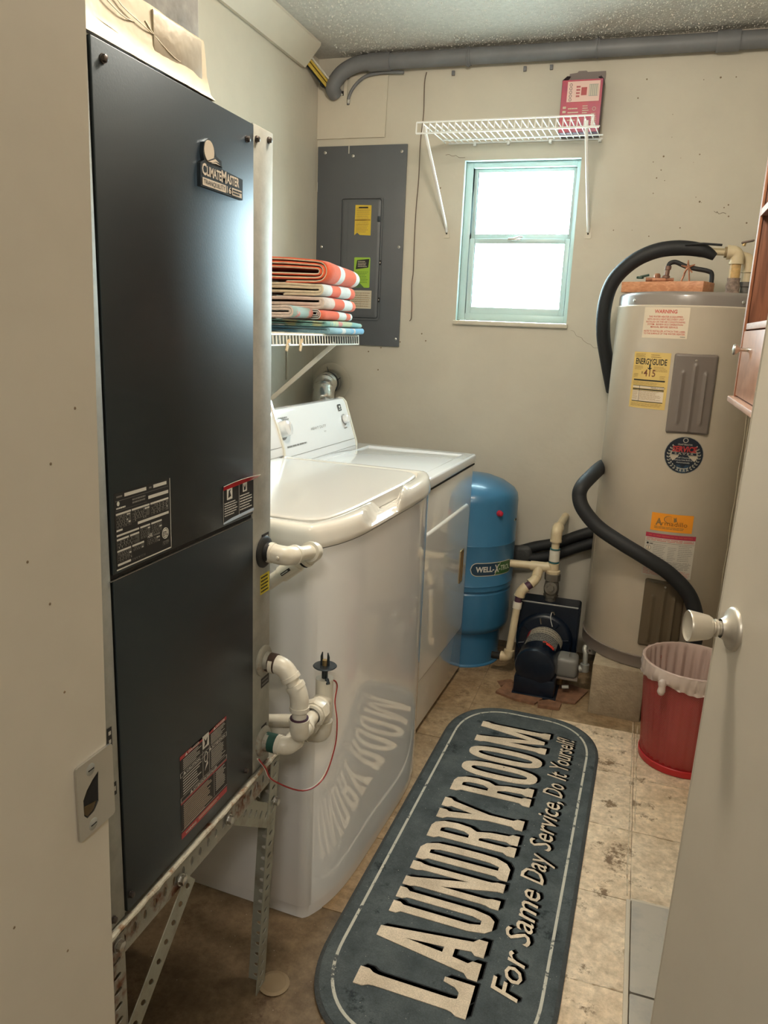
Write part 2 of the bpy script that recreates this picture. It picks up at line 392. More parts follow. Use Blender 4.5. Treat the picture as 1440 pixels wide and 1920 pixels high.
b.build('popcorn_texture', ceil, kind='stuff')
# door frame
b = B()
Fj = Fr((-.42, 0, 0), (0, 1, 0), (0, 0, 1)); b.prism([[(YF-.17, 0), (.499, 0), (.514, .87), (.5235, 1.25), (.533, 1.60), (.543, 2.06), (YF-.17, 2.06)]], Fj, -.045, 0, m_trim)
tr = thing('trim_1', 'painted cream door jamb with metal strike plate on left', 'door frame', (-.42, YF-.08, 0), kind='structure')
def P_(b, name, parent, **k):
    b.off = parent.location if parent.parent is None else b.off
    return b.build(name, parent, **k)
P_(b, 'jamb', tr)
b = B(); b.box((.34, YF-.17, 0), (DX1+.0, YF+.002, 2.06), m_trim, .002); P_(b, 'jamb', tr)
b = B(); b.box((-.42, YF-.17, 2.04), (.34, YF+.002, 2.06), m_trim, .002); P_(b, 'head_jamb', tr)
b = B(tr.location)
for (yy_, zz_) in ((.47, 1.29), (.46, 1.18), (.44, 1.22), (.47, 1.10), (.40, .93), (.455, .86), (.50, 1.33)): b.lathe([(0, .0004), (.0011, .0003), (.0013, 0)], (-.42, yy_, zz_), (1, 0, 0), M('dark_speck', (.22, .16, .10), .9), 6)
b.build('paint_chip', tr, kind='stuff')
b = B(); b.box((-.42, .02, 0), (-.4165, YF-.17, 2.06), m_trim); b.box((-.43, .02, 0), (-.42, YF-.17, 2.06), m_trim); P_(b, 'casing', tr)
# strike plate: T shaped with D hole
Fs = Fr((-.4198, .505, .99), (0, 1, 0), (0, 0, 1))
b = B(off=tr.location)
pl = rrect(-.030, -.036, .018, .036, .003, 2)
hl = [(-.023, -.013), (-.019, -.018), (-.010, -.016), (-.004, -.010), (-.003, .012), (-.002, .019), (-.010, .015), (-.018, .009), (-.023, .002)]
b.prism([pl, hl], Fs, .0002, .0022, m_steel)
sp_ = P_(b, 'strike_plate', tr)
b = B(off=tr.location); b.prism(hl, Fs, .0000, .0006, m_dark); b.prism([(-.022, -.012), (-.018, -.017), (-.010, -.015), (-.006, -.009), (-.021, -.006)], Fs, .0006, .0012, M('dull_brass_latch', (.10, .065, .025), .5, metal=.4)); b.build('strike_recess', sp_)
for v in (.026, -.028):
    b = B(off=tr.location); b.lathe([(0, .003), (.005, .0026), (.0062, .002)], Fs.p(-.012, v, 0), Fs.n, m_galv, 12); b.box(Fs.p(-.0155, v-.0005, .0026), Fs.p(-.0085, v+.0005, .0031), m_dark); b.build('screw', sp_)
# door
dd = Vector((-.183, .737)).normalized()
dor = thing('door_1', 'cream slab door swung open on the right with pale knob', 'door', (.330, YF, 0), math.atan2(dd.y, dd.x), kind='structure'); dor.rotation_euler.x = .014
Lw = .757
b = B(); b.box((0, 0, .012), (Lw, -.035, 2.03), m_door, .002, 2); b.build('door_panel', dor)
# local +y of door faces left (towards the camera side)
b = B(); ko = (Lw-.062, .0, .982)
b.lathe([(.0335, 0), (.0335, .003), (.031, .006), (.029, .007), (.022, .010), (.016, .016), (.0145, .020)], ko, (0, 1, 0), M('satin_nickel', (.60, .56, .49), .42, metal=.7), 36)
kr = b.build('rosette', dor)
b = B(); b.lathe([(.011, .018), (.011, .023), (.0135, .025), (.0135, .028), (.010, .029), (.010, .031), (.0155, .033), (.0185, .038), (.021, .050), (.0235, .064), (.0240, .067), (.0232, .0685), (.022, .0675), (.019, .066), (0, .0655)], ko, (0, 1, 0), M('pale_knob_metal', (.62, .57, .48), .36, metal=.55), 36)
b.build('door_knob', dor)
b = B(); b.lathe([(.0335, 0), (.0335, .003), (.022, .010), (.0145, .020), (.0125, .03), (.024, .042), (.0285, .072), (.02, .076), (0, .075)], (Lw-.062, -.035, 1.0), (0, -1, 0), M('pale_knob_metal', (.6, .57, .5), .36, metal=.55), 24); b.build('door_knob', dor)
b = B(); b.box((Lw-.001, -.030, .97), (Lw+.0015, -.005, 1.03), m_steel); b.box((Lw, -.025, .99), (Lw+.012, -.010, 1.01), m_brass, .003); b.build('latch', dor)
for z in (.25, 1.05, 1.85):
    b = B(); b.tube([(0, -.041, z-.045), (0, -.041, z+.045)], .006, m_brass, 8); b.box((0, -.0365, z-.045), (.035, -.0352, z+.045), m_brass); b.build('hinge', dor)

# soffit board
b = B()
ya, yb = 1.5, 3.21
prof = [(XL+.001, 2.445), (XL+.022, 2.440), (-1.385, ZC-.012), (-1.385, ZC-.001), (XL+.001, ZC-.001)]
Fp = Fr((0, 0, 0), (1, 0, 0), (0, 0, 1))
b.prism(prof, Fp, -yb, -ya, m_trim)
tag(b.build('trim_2'), 'slanted cream board boxing the corner where left wall meets ceiling', 'trim', kind='structure')

# window
win = thing('window_1', 'small two-pane window with bright daylight', 'window', (-.56, DB, WZ0), kind='structure')
ow = win.location
def frm(b, x0, z0, x1, z1, y0, y1, w, mat, bev=.002):
    wl2, wr, wb2, wt = w if isinstance(w, tuple) else (w,)*4
    b.box((x0, y0, z0), (x0+wl2, y1, z1), mat, bev); b.box((x1-wr, y0, z0), (x1, y1, z1), mat, bev)
    b.box((x0+wl2, y0, z0), (x1-wr, y1, z0+wb2), mat, bev); b.box((x0+wl2, y0, z1-wt), (x1-wr, y1, z1), mat, bev)
b = B(ow); frm(b, WX0+.002, WZ0+.002, WX1-.002, WZ1-.002, DB+.035, DB+.10, (.030, .016, .030, .022), m_frame); b.build('window_frame', win)
b = B(ow); frm(b, WX0+.032, 1.795, WX1-.018, WZ1-.024, DB+.06, DB+.085, (.016, .014, .026, .014), m_frame); up_ = b.build('upper_sash', win)
b = B(ow); frm(b, WX0+.034, WZ0+.030, WX1-.020, 1.800, DB+.038, DB+.060, (.022, .022, .030, .020), m_frame); lo_ = b.build('lower_sash', win)
def glassmat():
    m = bpy.data.materials.new('window_glass'); m.use_nodes = True; nt = m.node_tree; nt.nodes.clear()
    o = nt.nodes.new('ShaderNodeOutputMaterial'); t = nt.nodes.new('ShaderNodeBsdfTransparent'); g = nt.nodes.new('ShaderNodeBsdfGlossy'); x = nt.nodes.new('ShaderNodeMixShader')
    t.inputs[0].default_value = (.94, .985, .98, 1); g.inputs['Roughness'].default_value = .05; x.inputs[0].default_value = .06
    nt.links.new(t.outputs[0], x.inputs[1]); nt.links.new(g.outputs[0], x.inputs[2]); nt.links.new(x.outputs[0], o.inputs[0]); return m
m_glass = glassmat()
b = B(ow); b.box((WX0+.046, DB+.072, 1.818), (WX1-.030, DB+.075, WZ1-.036), m_glass); b.build('pane', up_)
b = B(ow); b.box((WX0+.054, DB+.048, WZ0+.058), (WX1-.040, DB+.051, 1.782), m_glass); b.build('pane', lo_)
b = B(ow); b.box((-.60, DB+.028, 1.792), (-.545, DB+.04, 1.802), m_steel, .002); b.tube([(-.575, DB+.030, 1.80), (-.55, DB+.022, 1.806), (-.535, DB+.02, 1.804)], .004, m_steel, 6); b.build('latch', lo_)
b = B(ow); b.box((WX0-.008, DB-.018, 1.437), (WX1+.006, DB+.036, 1.4545), m_trim, .003); b.build('window_sill', win)
b = B(ow)
for (x0, z0, x1, z1) in ((WX0, WZ0, WX0+.0015, WZ1), (WX1-.0015, WZ0, WX1, WZ1), (WX0, WZ1-.0015, WX1, WZ1)):
    b.box((x0, DB+.001, z0), (x1, DB+.034, z1), m_frame)
b.build('window_reveal', win)

# sampling portal in the window opening (emits nothing; only guides daylight sampling)
pd = bpy.data.lights.new('window_portal', 'AREA'); pd.shape = 'RECTANGLE'; pd.size = .47; pd.size_y = .64; pd.cycles.is_portal = True
po = bpy.data.objects.new('window_portal', pd); COL.objects.link(po); po.parent = win; po.location = (0, .12, .325); po.rotation_euler = (R_(-90), 0, 0)
# ceiling lamp (above the frame)
cl = thing('ceiling_light', 'round frosted ceiling lamp above the rug', 'lamp', (-.34, 1.50, ZC))
b = B(cl.location); b.lathe([(.17, 0), (.17, -.02), (.165, -.025)], cl.location, (0, 0, 1), m_steel, 32); b.build('lamp_base', cl)
b = B(cl.location); b.lathe([(.162, -.012), (.155, -.035), (.12, -.055), (.06, -.066), (0, -.07)], cl.location, (0, 0, 1), M('glowing_glass', (1, .85, .62), .4, emit=4), 32); b.build('lamp_shade', cl)
ld = bpy.data.lights.new('ceiling_bulb', 'POINT'); ld.shadow_soft_size = .10; ld.energy = LAMP_W; ld.color = (1, .90, .76)
lo = bpy.data.objects.new('ceiling_bulb', ld); COL.objects.link(lo); lo.parent = cl; lo.location = (0, 0, -.19)
ld2 = bpy.data.lights.new('hall_bulb', 'AREA'); ld2.shape = 'DISK'; ld2.size = .5; ld2.energy = HALL_W; ld2.color = (1, .93, .84)
hl_ = thing('ceiling_light', 'hallway ceiling lamp behind the doorway', 'lamp', (.3, -1.1, ZC))
b = B(hl_.location); b.lathe([(.17, 0), (.17, -.02), (.12, -.045), (.06, -.056), (0, -.06)], hl_.location, (0, 0, 1), M('glowing_glass', (1, .85, .62), .4, emit=4), 32); b.build('lamp_shade', hl_)
lo2 = bpy.data.objects.new('hall_bulb', ld2); COL.objects.link(lo2); lo2.parent = hl_; lo2.location = (0, 0, -.08)

# ================================================================== HEAT PUMP CABINET
HX, HY0, HY1, HZ0, HZ1 = -.63, .752, 1.262, .548, 1.712
hv = thing('heat_pump', 'tall black fronted heat pump cabinet standing on a slotted metal stand', 'heat pump', (-.95, 1.0, HZ0)); oh = hv.location
b = B(oh); b.box((-1.27, HY0, HZ0), (HX-.002, HY1, HZ1), m_galv, .003); b.build('cabinet_shell', hv)
Fh = Fr((HX, 0, 0), (0, 1, 0), (0, 0, 1))
def panel(z0, z1, name):
    b = B(oh); b.box((HX-.003, .802, z0), (HX+.0035, 1.190, z1), m_black, .0015, 2); return b.build(name, hv)
panel(1.072, HZ1-.003, 'upper_panel'); panel(HZ0+.006, 1.064, 'lower_panel')
b = B(oh); b.box((HX-.003, .797, 1.064), (HX+.0034, 1.190, 1.0650), m_steel); b.build('panel_lip', hv)
b = B(oh); b.box((HX-.003, .797, 1.0652), (HX-.001, 1.190, 1.0720), m_dark); b.build('panel_gap', hv)
b = B(oh); b.box((HX-.003, 1.192, HZ0+.002), (HX+.0015, HY1, HZ1), m_galv, .001); b.build('corner_post', hv)
b = B(oh); b.box((HX-.003, HY0, HZ0+.002), (HX+.0010, .799, HZ1), m_galv, .001); b.build('corner_post', hv)
for y, z in ((.822, 1.690), (1.166, 1.682), (1.202, 1.690), (1.245, 1.698), (.81, HZ0+.03), (1.16, HZ0+.03), (.772, .565)):
    b = B(oh); hexhead(b, (HX+.0032 if .797 < y < 1.19 else HX+.0014, y, z), (1, 0, 0), .0044, .006, M('dark_bolt', (.12, .10, .09), .4, metal=.8)); b.build('bolt', hv)
# badge
Fbd = Fr((HX+.0035, 0, 0), (0, 1, 0), (0, 0, 1))
u0, v0 = 1.020, 1.588
b = B(oh)
outl = [(0, 0), (.122, 0), (.122, .030), (.060, .033), (.058, .044), (.044, .047), (.036, .060), (.022, .067), (.010, .060), (.007, .046), (.010, .036), (0, .031)]
b.prism([[(u0+a, v0+c) for a, c in outl]], Fbd, 0, .006, m_black)
bd = b.build('badge', hv)
b = B(oh); m_bi = M('badge_cream', (.70, .60, .48), .35, metal=.3)
b.prism([[(u0+.023+.0135*math.cos(t*.2618), v0+.050+.0145*math.sin(t*.2618)) for t in range(24)]], Fbd, .006, .0068, m_bi)
b.prism([[(u0+a, v0+c) for a, c in ((.018, .037), (.040, .045), (.054, .040), (.058, .035), (.046, .037), (.036, .036))]], Fbd, .006, .0072, m_black)
b.prism([[(u0+a, v0+c) for a, c in ((.020, .036), (.038, .0425), (.050, .039), (.040, .0395), (.030, .036))]], Fbd, .0072, .0076, m_bi)
b.prism([[(u0+a, v0+c) for a, c in ((.026, .0345), (.040, .0385), (.052, .036), (.040, .0365))]], Fbd, .0072, .0076, m_bi)
b.rect(Fbd, u0+.004, v0+.002, u0+.070, v0+.0125, .0066, m_bi); b.rect(Fbd, u0+.088, v0+.002, u0+.118, v0+.0125, .0066, m_bi)
b.text(Fbd, 'C', u0+.003, v0+.0165, .015, .0066, m_bi, bold=.03, width=.012)
b.text(Fbd, 'LIMATE', u0+.016, v0+.0165, .0125, .0066, m_bi, bold=.03, width=.040)
b.text(Fbd, 'M', u0+.057, v0+.0155, .016, .0066, m_bi, bold=.03, width=.014)
b.text(Fbd, 'ASTER', u0+.072, v0+.0165, .0125, .0066, m_bi, bold=.03, width=.038)
b.text(Fbd, 'TRANQUILITY', u0+.007, v0+.0045, .0062, .0069, m_black_ink, width=.060)
b.text(Fbd, '16', u0+.072, v0+.003, .009, .0068, m_bi, bold=.02, width=.013)
b.lines(Fbd, u0+.090, v0+.0032, u0+.117, v0+.0115, 2, .0069, m_black_ink)
b.build('lettering', bd)
# rating label
Fl = Fr((HX+.0037, 0, 0), (0, 1, 0), (0, 0, 1))
b = B(oh); L0, L1, Z0, Z1 = .809, .935, 1.076, 1.180
b.rect(Fl, L0, Z0, L1, Z1, .0001, m_black_ink)
b.rect(Fl, L1-.0012, Z0, L1, Z1, .0003, m_white_ink); b.rect(Fl, L0, Z0, L1, Z0+.0018, .0003, m_white_ink)
w_ = L1-L0; h_ = Z1-Z0
def uv(u, v): return L0+u*w_, Z0+v*h_
def bar(u0, v0, u1, v1, mat=m_white_ink, w=.0003): b.rect(Fl, *uv(u0, v0), *uv(u1, v1), w, mat)
def txl(u0, v0, u1, v1, n, mat=m_dim_ink, w=.0003): b.lines(Fl, *uv(u0, v0), *uv(u1, v1), n, w, mat)
bar(.17, .93, .55, .975); bar(.68, .93, .93, .975); bar(.58, .80, .96, .845); bar(.02, .895, .96, .90, m_dim_ink); bar(.02, .77, .55, .773, m_dim_ink)
txl(.04, .93, .14, .97, 1); txl(.60, .93, .66, .97, 1); txl(.30, .80, .54, .88, 2)
b.prism([[uv(.065+.022*math.cos(t*.52), .862+.030*math.sin(t*.52)) for t in range(12)]], Fl, .0001, .0003, m_white_ink)
txl(.03, .785, .20, .82, 1, m_white_ink)
for (u0_, v0_, u1_, v1_) in ((.02, .715, .27, .74), (.285, .715, .60, .74), (.615, .715, .96, .74), (.38, .51, .96, .545), (.02, .44, .40, .465), (.42, .44, .60, .465), (.62, .44, .82, .465), (.02, .385, .22, .41), (.24, .385, .40, .41), (.02, .505, .12, .53), (.02, .235, .25, .26), (.27, .235, .48, .26), (.02, .055, .24, .085)):
    bar(u0_, v0_, u1_, v1_)
for (u0_, v0_, u1_, v1_, n) in ((.02, .54, .27, .71, 5), (.29, .56, .60, .71, 4), (.62, .57, .96, .71, 4), (.42, .29, .60, .43, 4), (.62, .29, .82, .43, 4), (.02, .275, .40, .38, 3), (.02, .10, .26, .23, 4), (.28, .17, .48, .23, 2), (.26, .05, .50, .08, 1), (.54, .17, .78, .25, 3), (.83, .08, .95, .14, 2)):
    bar(u0_, v0_, u1_, v1_, M('label_grey', (.085, .08, .07), .6), .0002); txl(u0_, v0_, u1_, v1_, n, m_white_ink)
    txl(u0_, v0_, u1_, v1_, n, m_black_ink, .0004)
cx_, cy_ = uv(.885, .245)
for r_o, r_i in ((.0082, .0070),):
    b.prism([circ(cx_, cy_, r_o, 20), circ(cx_, cy_, r_i, 20)[::-1]], Fl, .0001, .0004, m_white_ink)
b.prism([circ(cx_, cy_, .0060, 18)], Fl, .0001, .0003, m_white_ink)
b.text(Fl, 'ETL', cx_, cy_-.003, .006, .0005, m_black_ink, width=.010, bold=.02, align='C')
b.text(Fl, 'AHRI', *uv(.545, .27), .0058, .0004, m_white_ink, width=.012, bold=.02)
txl(.66, .26, .80, .30, 1)
b.build('rating_label', hv)
# folded warning label
b = B(oh); L0, L1, Z0, Z1 = 1.085, 1.190, 1.077, 1.142
Fl2 = Fl
b.rect(Fl, L0, Z0, L1, Z1-.008, .0001, m_black_ink)
n = 10; V = []
for i in range(n+1):
    t = i/n; u = L0+(L1+.014-L0)*t; w = .0004+.0075*max(0, t-.25)**1.0
    V += [Fl.p(u, Z1-.009+.002*t, .0004), Fl.p(u, Z1-.002+.003*math.sin(t*2.6), w+.001)]
b.add(V, [[2*i, 2*i+2, 2*i+3, 2*i+1] for i in range(n)], M('glossy_red_label', (.45, .02, .03), .15), True)
b.tube([V[2*i+1] for i in range(n+1)], .0005, m_white_ink, 4)
for (a, c, d, e) in ((L0, Z0, L1, Z0+.001), (L0, Z0, L0+.0008, Z1-.008), (.5*(L0+L1), Z0+.005, .5*(L0+L1)+.0008, Z1-.008)): b.rect(Fl, a, c, d, e, .0003, m_white_ink)
b.rect(Fl, L0+.012, Z1-.027, L0+.030, Z1-.008, .0003, m_white_ink); b.rect(Fl, L0+.066, Z1-.023, L0+.081, Z1-.007, .0003, m_white_ink)
b.prism([[(L0+.016, Z1-.024), (L0+.026, Z1-.022), (L0+.022, Z1-.014), (L0+.025, Z1-.010), (L0+.018, Z1-.012)]], Fl, .0003, .0005, m_black_ink)
b.prism([[(L0+.070, Z1-.021), (L0+.076, Z1-.020), (L0+.077, Z1-.010), (L0+.073, Z1-.016), (L0+.069, Z1-.010)]], Fl, .0003, .0005, m_black_ink)
b.lines(Fl, L0+.004, Z0+.010, L0+.048, Z1-.030, 6, .0003, m_white_ink, .4); b.lines(Fl, L0+.056, Z0+.010, L1-.004, Z1-.026, 6, .0003, m_white_ink, .4)
b.add([Fl.p(L0, Z0-.001, .0006), Fl.p(L1, Z0+.002, .0012), Fl.p(L1, Z0+.007, .0005), Fl.p(L0+.03, Z0+.005, .0006), Fl.p(L0, Z0+.002, .0006)], [[0, 1, 2, 3, 4]], M('pale_blue_painted_glare', (.42, .50, .60), .2))  # pale strip painting a glare along the label's lower edge
b.build('warning_label', hv)
# lower danger label
b = B(oh); L0, L1, Z0, Z1 = .944, 1.090, .577, .727
w_ = L1-L0; h_ = Z1-Z0; m_lr = M('label_red', (.36, .03, .035), .35)
b.rect(Fl, L0, Z0, L1, Z1, .0001, m_black_ink)
bar(0, .955, .46, 1, m_lr, .0002); bar(.60, .955, 1, 1, m_lr, .0002); bar(0, .0, 1, .075, m_lr, .0002); bar(0, .42, 1, .44, m_lr, .0002)
bar(.46, .84, .60, 1.0, m_white_ink, .0002)
b.prism([[uv(.49, .86), uv(.55, .87), uv(.57, .95), uv(.53, .92), uv(.49, .97), uv(.51, .90)]], Fl, .0002, .0004, m_black_ink)
for (a, c) in ((.0, .745), (.0, .445)):
    for q in ((a, c, 1, c+.004), (a, c+.05, 1, c+.054), (a, c, .008, c+.05), (.992, c, 1, c+.05)): bar(*q)
for s_, u, v, wd in (('DANGER', .17, .963, .22), ('DANGER', .76, .963, .20), ('CAUTION', .12, .757, .28), ('ATTENTION', .66, .757, .30), ('ATTENTION INSTALLER', .25, .455, .52), ('WARNING', .08, .02, .22)):
    b.text(Fl, s_, *uv(u, v), .0042, .0004, m_white_ink, width=wd*w_, bold=.02)
for u, v in ((.10, .96), (.70, .96), (.06, .757), (.60, .757), (.19, .455)):
    b.prism([[uv(u, v), uv(u+.05, v), uv(u+.025, v+.032)]], Fl, .0002, .0004, m_white_ink)
for q in ((.06, .81, .44, .945, 6), (.64, .81, .97, .945, 7), (.05, .51, .44, .735, 7), (.64, .51, .97, .735, 10), (.05, .10, .66, .41, 13), (.74, .15, .97, .41, 10), (.35, .02, .9, .06, 2)):
    b.lines(Fl, *uv(q[0], q[1]), *uv(q[2], q[3]), q[4], .0003, m_white_ink if q[1] > .1 else m_bi, .34, words=False)
bar(.70, .12, .705, .42); bar(.46, .50, .465, .83); bar(.60, .50, .605, .83); bar(.0, .095, 1, .10)
b.prism([circ(*uv(.53, .72), .006, 14, .010), circ(*uv(.53, .72), .0045, 14, .0085)[::-1]], Fl, .0002, .0004, m_white_ink)
b.prism([[uv(.50, .56), uv(.57, .62), uv(.56, .66), uv(.53, .62)]], Fl, .0002, .0004, m_white_ink)
b.build('danger_label', hv)
# small post stickers
def sticker(y0, z0, y1, z1, mat, inkm, n, name='small_label'):
    b = B(oh); F2 = Fr((HX+.0017, 0, 0), (0, 1, 0), (0, 0, 1)); b.rect(F2, y0, z0, y1, z1, .0001, mat)
    b.lines(F2, y0+.003, z0+.002, y1-.002, z1-.002, n, .0003, inkm, .45, .15); b.build(name, hv)
m_ylab = M('yellow_label', (.62, .50, .03), .4)
sticker(1.226, 1.010, 1.255, 1.024, m_black_ink, m_white_ink, 1)
sticker(1.221, .908, 1.258, .946, m_ylab, m_black_ink, 5, 'caution_label')
sticker(1.226, .716, 1.259, .736, m_black_ink, m_dim_ink, 2); sticker(1.228, .620, 1.250, .634, m_black_ink, m_white_ink, 1)
sticker(.777, .833, .787, .862, m_black_ink, m_white_ink, 2); sticker(.784, .756, .792, .776, m_black_ink, m_white_ink, 1)
# pipe flanges
for z, r, name, mt in ((.990, .030, 'grommet', m_rubber), (.772, .030, 'flange', m_rust), (.600, .030, 'flange', m_rust)):
    b = B(oh); b.lathe([(r, 0), (r, .004), (r*.9, .007), (r*.62, .008), (r*.6, .016), (0, .016)], (HX+.001, 1.234, z), (1, 0, 0), mt, 24); b.build(name, hv)

# duct above the heat pump
du = thing('supply_duct', 'grey duct board plenum with crinkled foil tape rising above the heat pump', 'duct', (-.9, .9, HZ1)); od = du.location
b = B(od); b.box((-1.20, .60, HZ1+.002), (-.6425, 1.060, ZC-.002), m_duct, .006, 2); b.build('duct_board', du)
b = B(od)
lo_l, hi_l = [], []
Np = 26
for ring, (zz, off) in enumerate(((HZ1+.001, .026), (HZ1+.008, .021), (HZ1+.030, .0170), (HZ1+.055, .0155), (HZ1+.076, .0140))):
    pts = []
    for (xa, ya_, xb, yb_) in ((-1.2-off, .60-off, -.655+off, .60-off), (-.655+off, .60-off, -.655+off, 1.052+off), (-.655+off, 1.052+off, -1.2-off, 1.052+off), (-1.2-off, 1.052+off, -1.2-off, .60-off)):
        for k in range(Np):
            t = k/Np; p = Vector((xa+(xb-xa)*t, ya_+(yb_-ya_)*t, zz)); q = noise.noise(p*28)*.0012
            pts.append(p+Vector((q, q*.6, q*.5 if ring else 0)))
    lo_l.append(pts)
loft(b, lo_l, m_tape, smooth=True); b.build('foil_tape', du)
b = B(od)
b.box((-.6400, .940, HZ1+.010), (-.6370, 1.055, HZ1+.072), M('foil_patch', (.52, .46, .37), .38, metal=.6, bump=1, bscale=18), .0008)
for k in range(9):
    y = .80+.13*rnd.random(); z = HZ1+.01+.05*rnd.random()
    b.tube([(-.6390, y, z+.012), (-.6375, y+.02, z), (-.6365, y+.06, z-.008+rnd.uniform(-.004, .004)), (-.639, y+.09, z-.01)], .0007, m_tape, 5, sub=3)
b.build('foil_crease', du)

# ================================================================== SLOTTED METAL STAND
st = thing('metal_stand', 'rusty slotted angle steel stand under the heat pump', 'stand', (-.95, 1.0, 0)); ost = st.location
def perf(b, o, x, y, n_, L, Wd, th, mat, pitch=.0254, hl=.0085, hw=.0045, vc=None):
    """perforated plate, length L along x, width Wd along y"""
    o, x, y, n_ = Vector(o), Vector(x).normalized(), Vector(y).normalized(), Vector(n_).normalized()
    N = max(1, int(L/pitch)); p = L/N; vc = Wd*.5 if vc is None else vc; K = 12
    for i in range(N):
        c = (i+.5)*p; hole = [(c+hw*math.cos(2*math.pi*k/K), vc+hl*math.sin(2*math.pi*k/K)) for k in range(K)]
        rect = []
        for k in range(K):
            dx, dy = math.cos(2*math.pi*k/K), math.sin(2*math.pi*k/K)
            sx_ = (p/2)/max(abs(dx), 1e-6); sy_ = ((Wd-vc) if dy > 0 else vc)/max(abs(dy), 1e-6); s_ = min(sx_, sy_)
            rect.append((c+dx*s_, vc+dy*s_))
        # snap near-diagonal samples to corners
        for (qx, qy) in ((c+p/2, Wd), (c-p/2, Wd), (c-p/2, 0), (c+p/2, 0)):
            k = min(range(K), key=lambda k: abs(rect[k][0]-qx)*Wd/p*1.0+abs(rect[k][1]-qy)); rect[k] = (qx, qy)
        f1 = lambda q, w: o+x*q[0]+y*q[1]+n_*w
        V = [f1(q, th) for q in rect]+[f1(q, th) for q in hole]+[f1(q, 0) for q in hole]+[f1(q, 0) for q in rect]
        F = []
        for k in range(K):
            k2 = (k+1) % K; F += [[k, k2, K+k2, K+k], [K+k, K+k2, 2*K+k2, 2*K+k], [2*K+k, 2*K+k2, 3*K+k2, 3*K+k]]
        b.add(V, F, mat)
    for v in (0, Wd):
        b.add([o+y*v, o+x*L+y*v, o+x*L+y*v+n_*th, o+y*v+n_*th], [[0, 1, 2, 3]], mat)
    for q in (0, L):
        b.add([o+x*q, o+x*q+y*Wd, o+x*q+y*Wd+n_*th, o+x*q+n_*th], [[0, 1, 2, 3]], mat)
def angle(name, o, x, y, z, L, wy=.038, wz=.038, mat=m_angle, parent=st, solidy=False):
    """L section along x, flanges along y and z from o"""
    b = B(ost); y, z = Vector(y), Vector(z)
    if solidy:
        o = Vector(o); x = Vector(x).normalized(); V = [o, o+x*L, o+x*L+y*wy, o+y*wy]; V += [v+z*.002 for v in V]
        b.add(V, [[0, 1, 2, 3], [4, 5, 6, 7], [0, 1, 5, 4], [1, 2, 6, 5], [2, 3, 7, 6], [3, 0, 4, 7]], mat)
    else: perf(b, o, x, y, z, L, wy, .002, mat)
    perf(b, o, x, z, y, L, wz, .002, mat)
    return b.build(name, parent)
X0s, X1s, Y0s, Y1s = -1.27, -.622, .746, 1.290
top = HZ0-.002
# rails
angle('rail', (X1s, Y0s, top), (0, 1, 0), (-1, 0, 0), (0, 0, -1), Y1s-Y0s, .040, .047, m_rust, solidy=True)
angle('rail', (X0s, Y0s, top), (0, 1, 0), (1, 0, 0), (0, 0, -1), Y1s-Y0s, .040, .045, solidy=True)
angle('rail', (X0s, Y1s, top-.003), (1, 0, 0), (0, -1, 0), (0, 0, -1), X1s-X0s-.004, .038, .045, solidy=True)
angle('rail', (X0s, Y0s+.001, top-.003), (1, 0, 0), (0, 1, 0), (0, 0, -1), X1s-X0s-.004, .038, .045, solidy=True)
# legs (front right leg is a little out of plumb)
def leg(xt, yt, xb, yb_, y, z, mat=m_angle):
    a = Vector((xt, yt, top-.004)); c = Vector((xb, yb_, 0)); L = (c-a).length
    return angle('leg', a, (c-a), y, z, L, mat=mat)
leg(X1s+.003, Y1s+.004, X1s-.012, Y1s-.03, (0, -1, 0), (-1, 0, 0)); leg(X1s+.003, Y0s-.001, X1s+.003, Y0s-.001, (0, 1, 0), (-1, 0, 0), m_rust)
leg(X0s-.003, Y1s+.004, X0s-.003, Y1s+.004, (0, -1, 0), (1, 0, 0)); leg(X0s-.003, Y0s-.004, X0s-.003, Y0s-.004, (0, 1, 0), (1, 0, 0))
# braces
def brace(p, q, wy=.038, name='brace', n_=(1, 0, 0)):
    p, q = Vector(p), Vector(q); x = (q-p).normalized(); n_ = Vector(n_); y = n_.cross(x)
    b = B(ost); perf(b, p, x, y, n_, (q-p).length, wy, .002, m_angle); b.build(name, st)
brace((X1s+.006, .938, .520), (X1s+.006, .770, .372))
brace((X1s-.004, 1.085, .512), (X1s-.004, 1.262, .385), .048)
brace((X1s-.06, Y1s-.002, top-.055), (X0s+.3, Y1s-.002, top-.055), .034, n_=(0, 1, 0))
brace((X1s-.03, Y1s+.006, top-.17), (X1s-.26, Y1s+.006, top-.03), .034, n_=(0, 1, 0))
b = B(ost); b.tube([(X1s+.001, Y0s+.544*k/40, top+.001+rnd.uniform(-.001, .001)) for k in range(41)], [rnd.uniform(.0032, .0048) for k in range(41)], M('crusty_edge', (.50, .47, .38), .6, col2=(.26, .15, .08), vscale=30, mask=(.5, .62), bump=.8, bscale=120), 8); b.build('rail_edge', st)
for (y, z) in ((.925, .519), (1.080, .528), (1.27, top-.10), (.766, .530)):
    b = B(ost); hexhead(b, (X1s+.004, y, z), (1, 0, 0), .008, .010, m_steel); b.build('bolt', st)

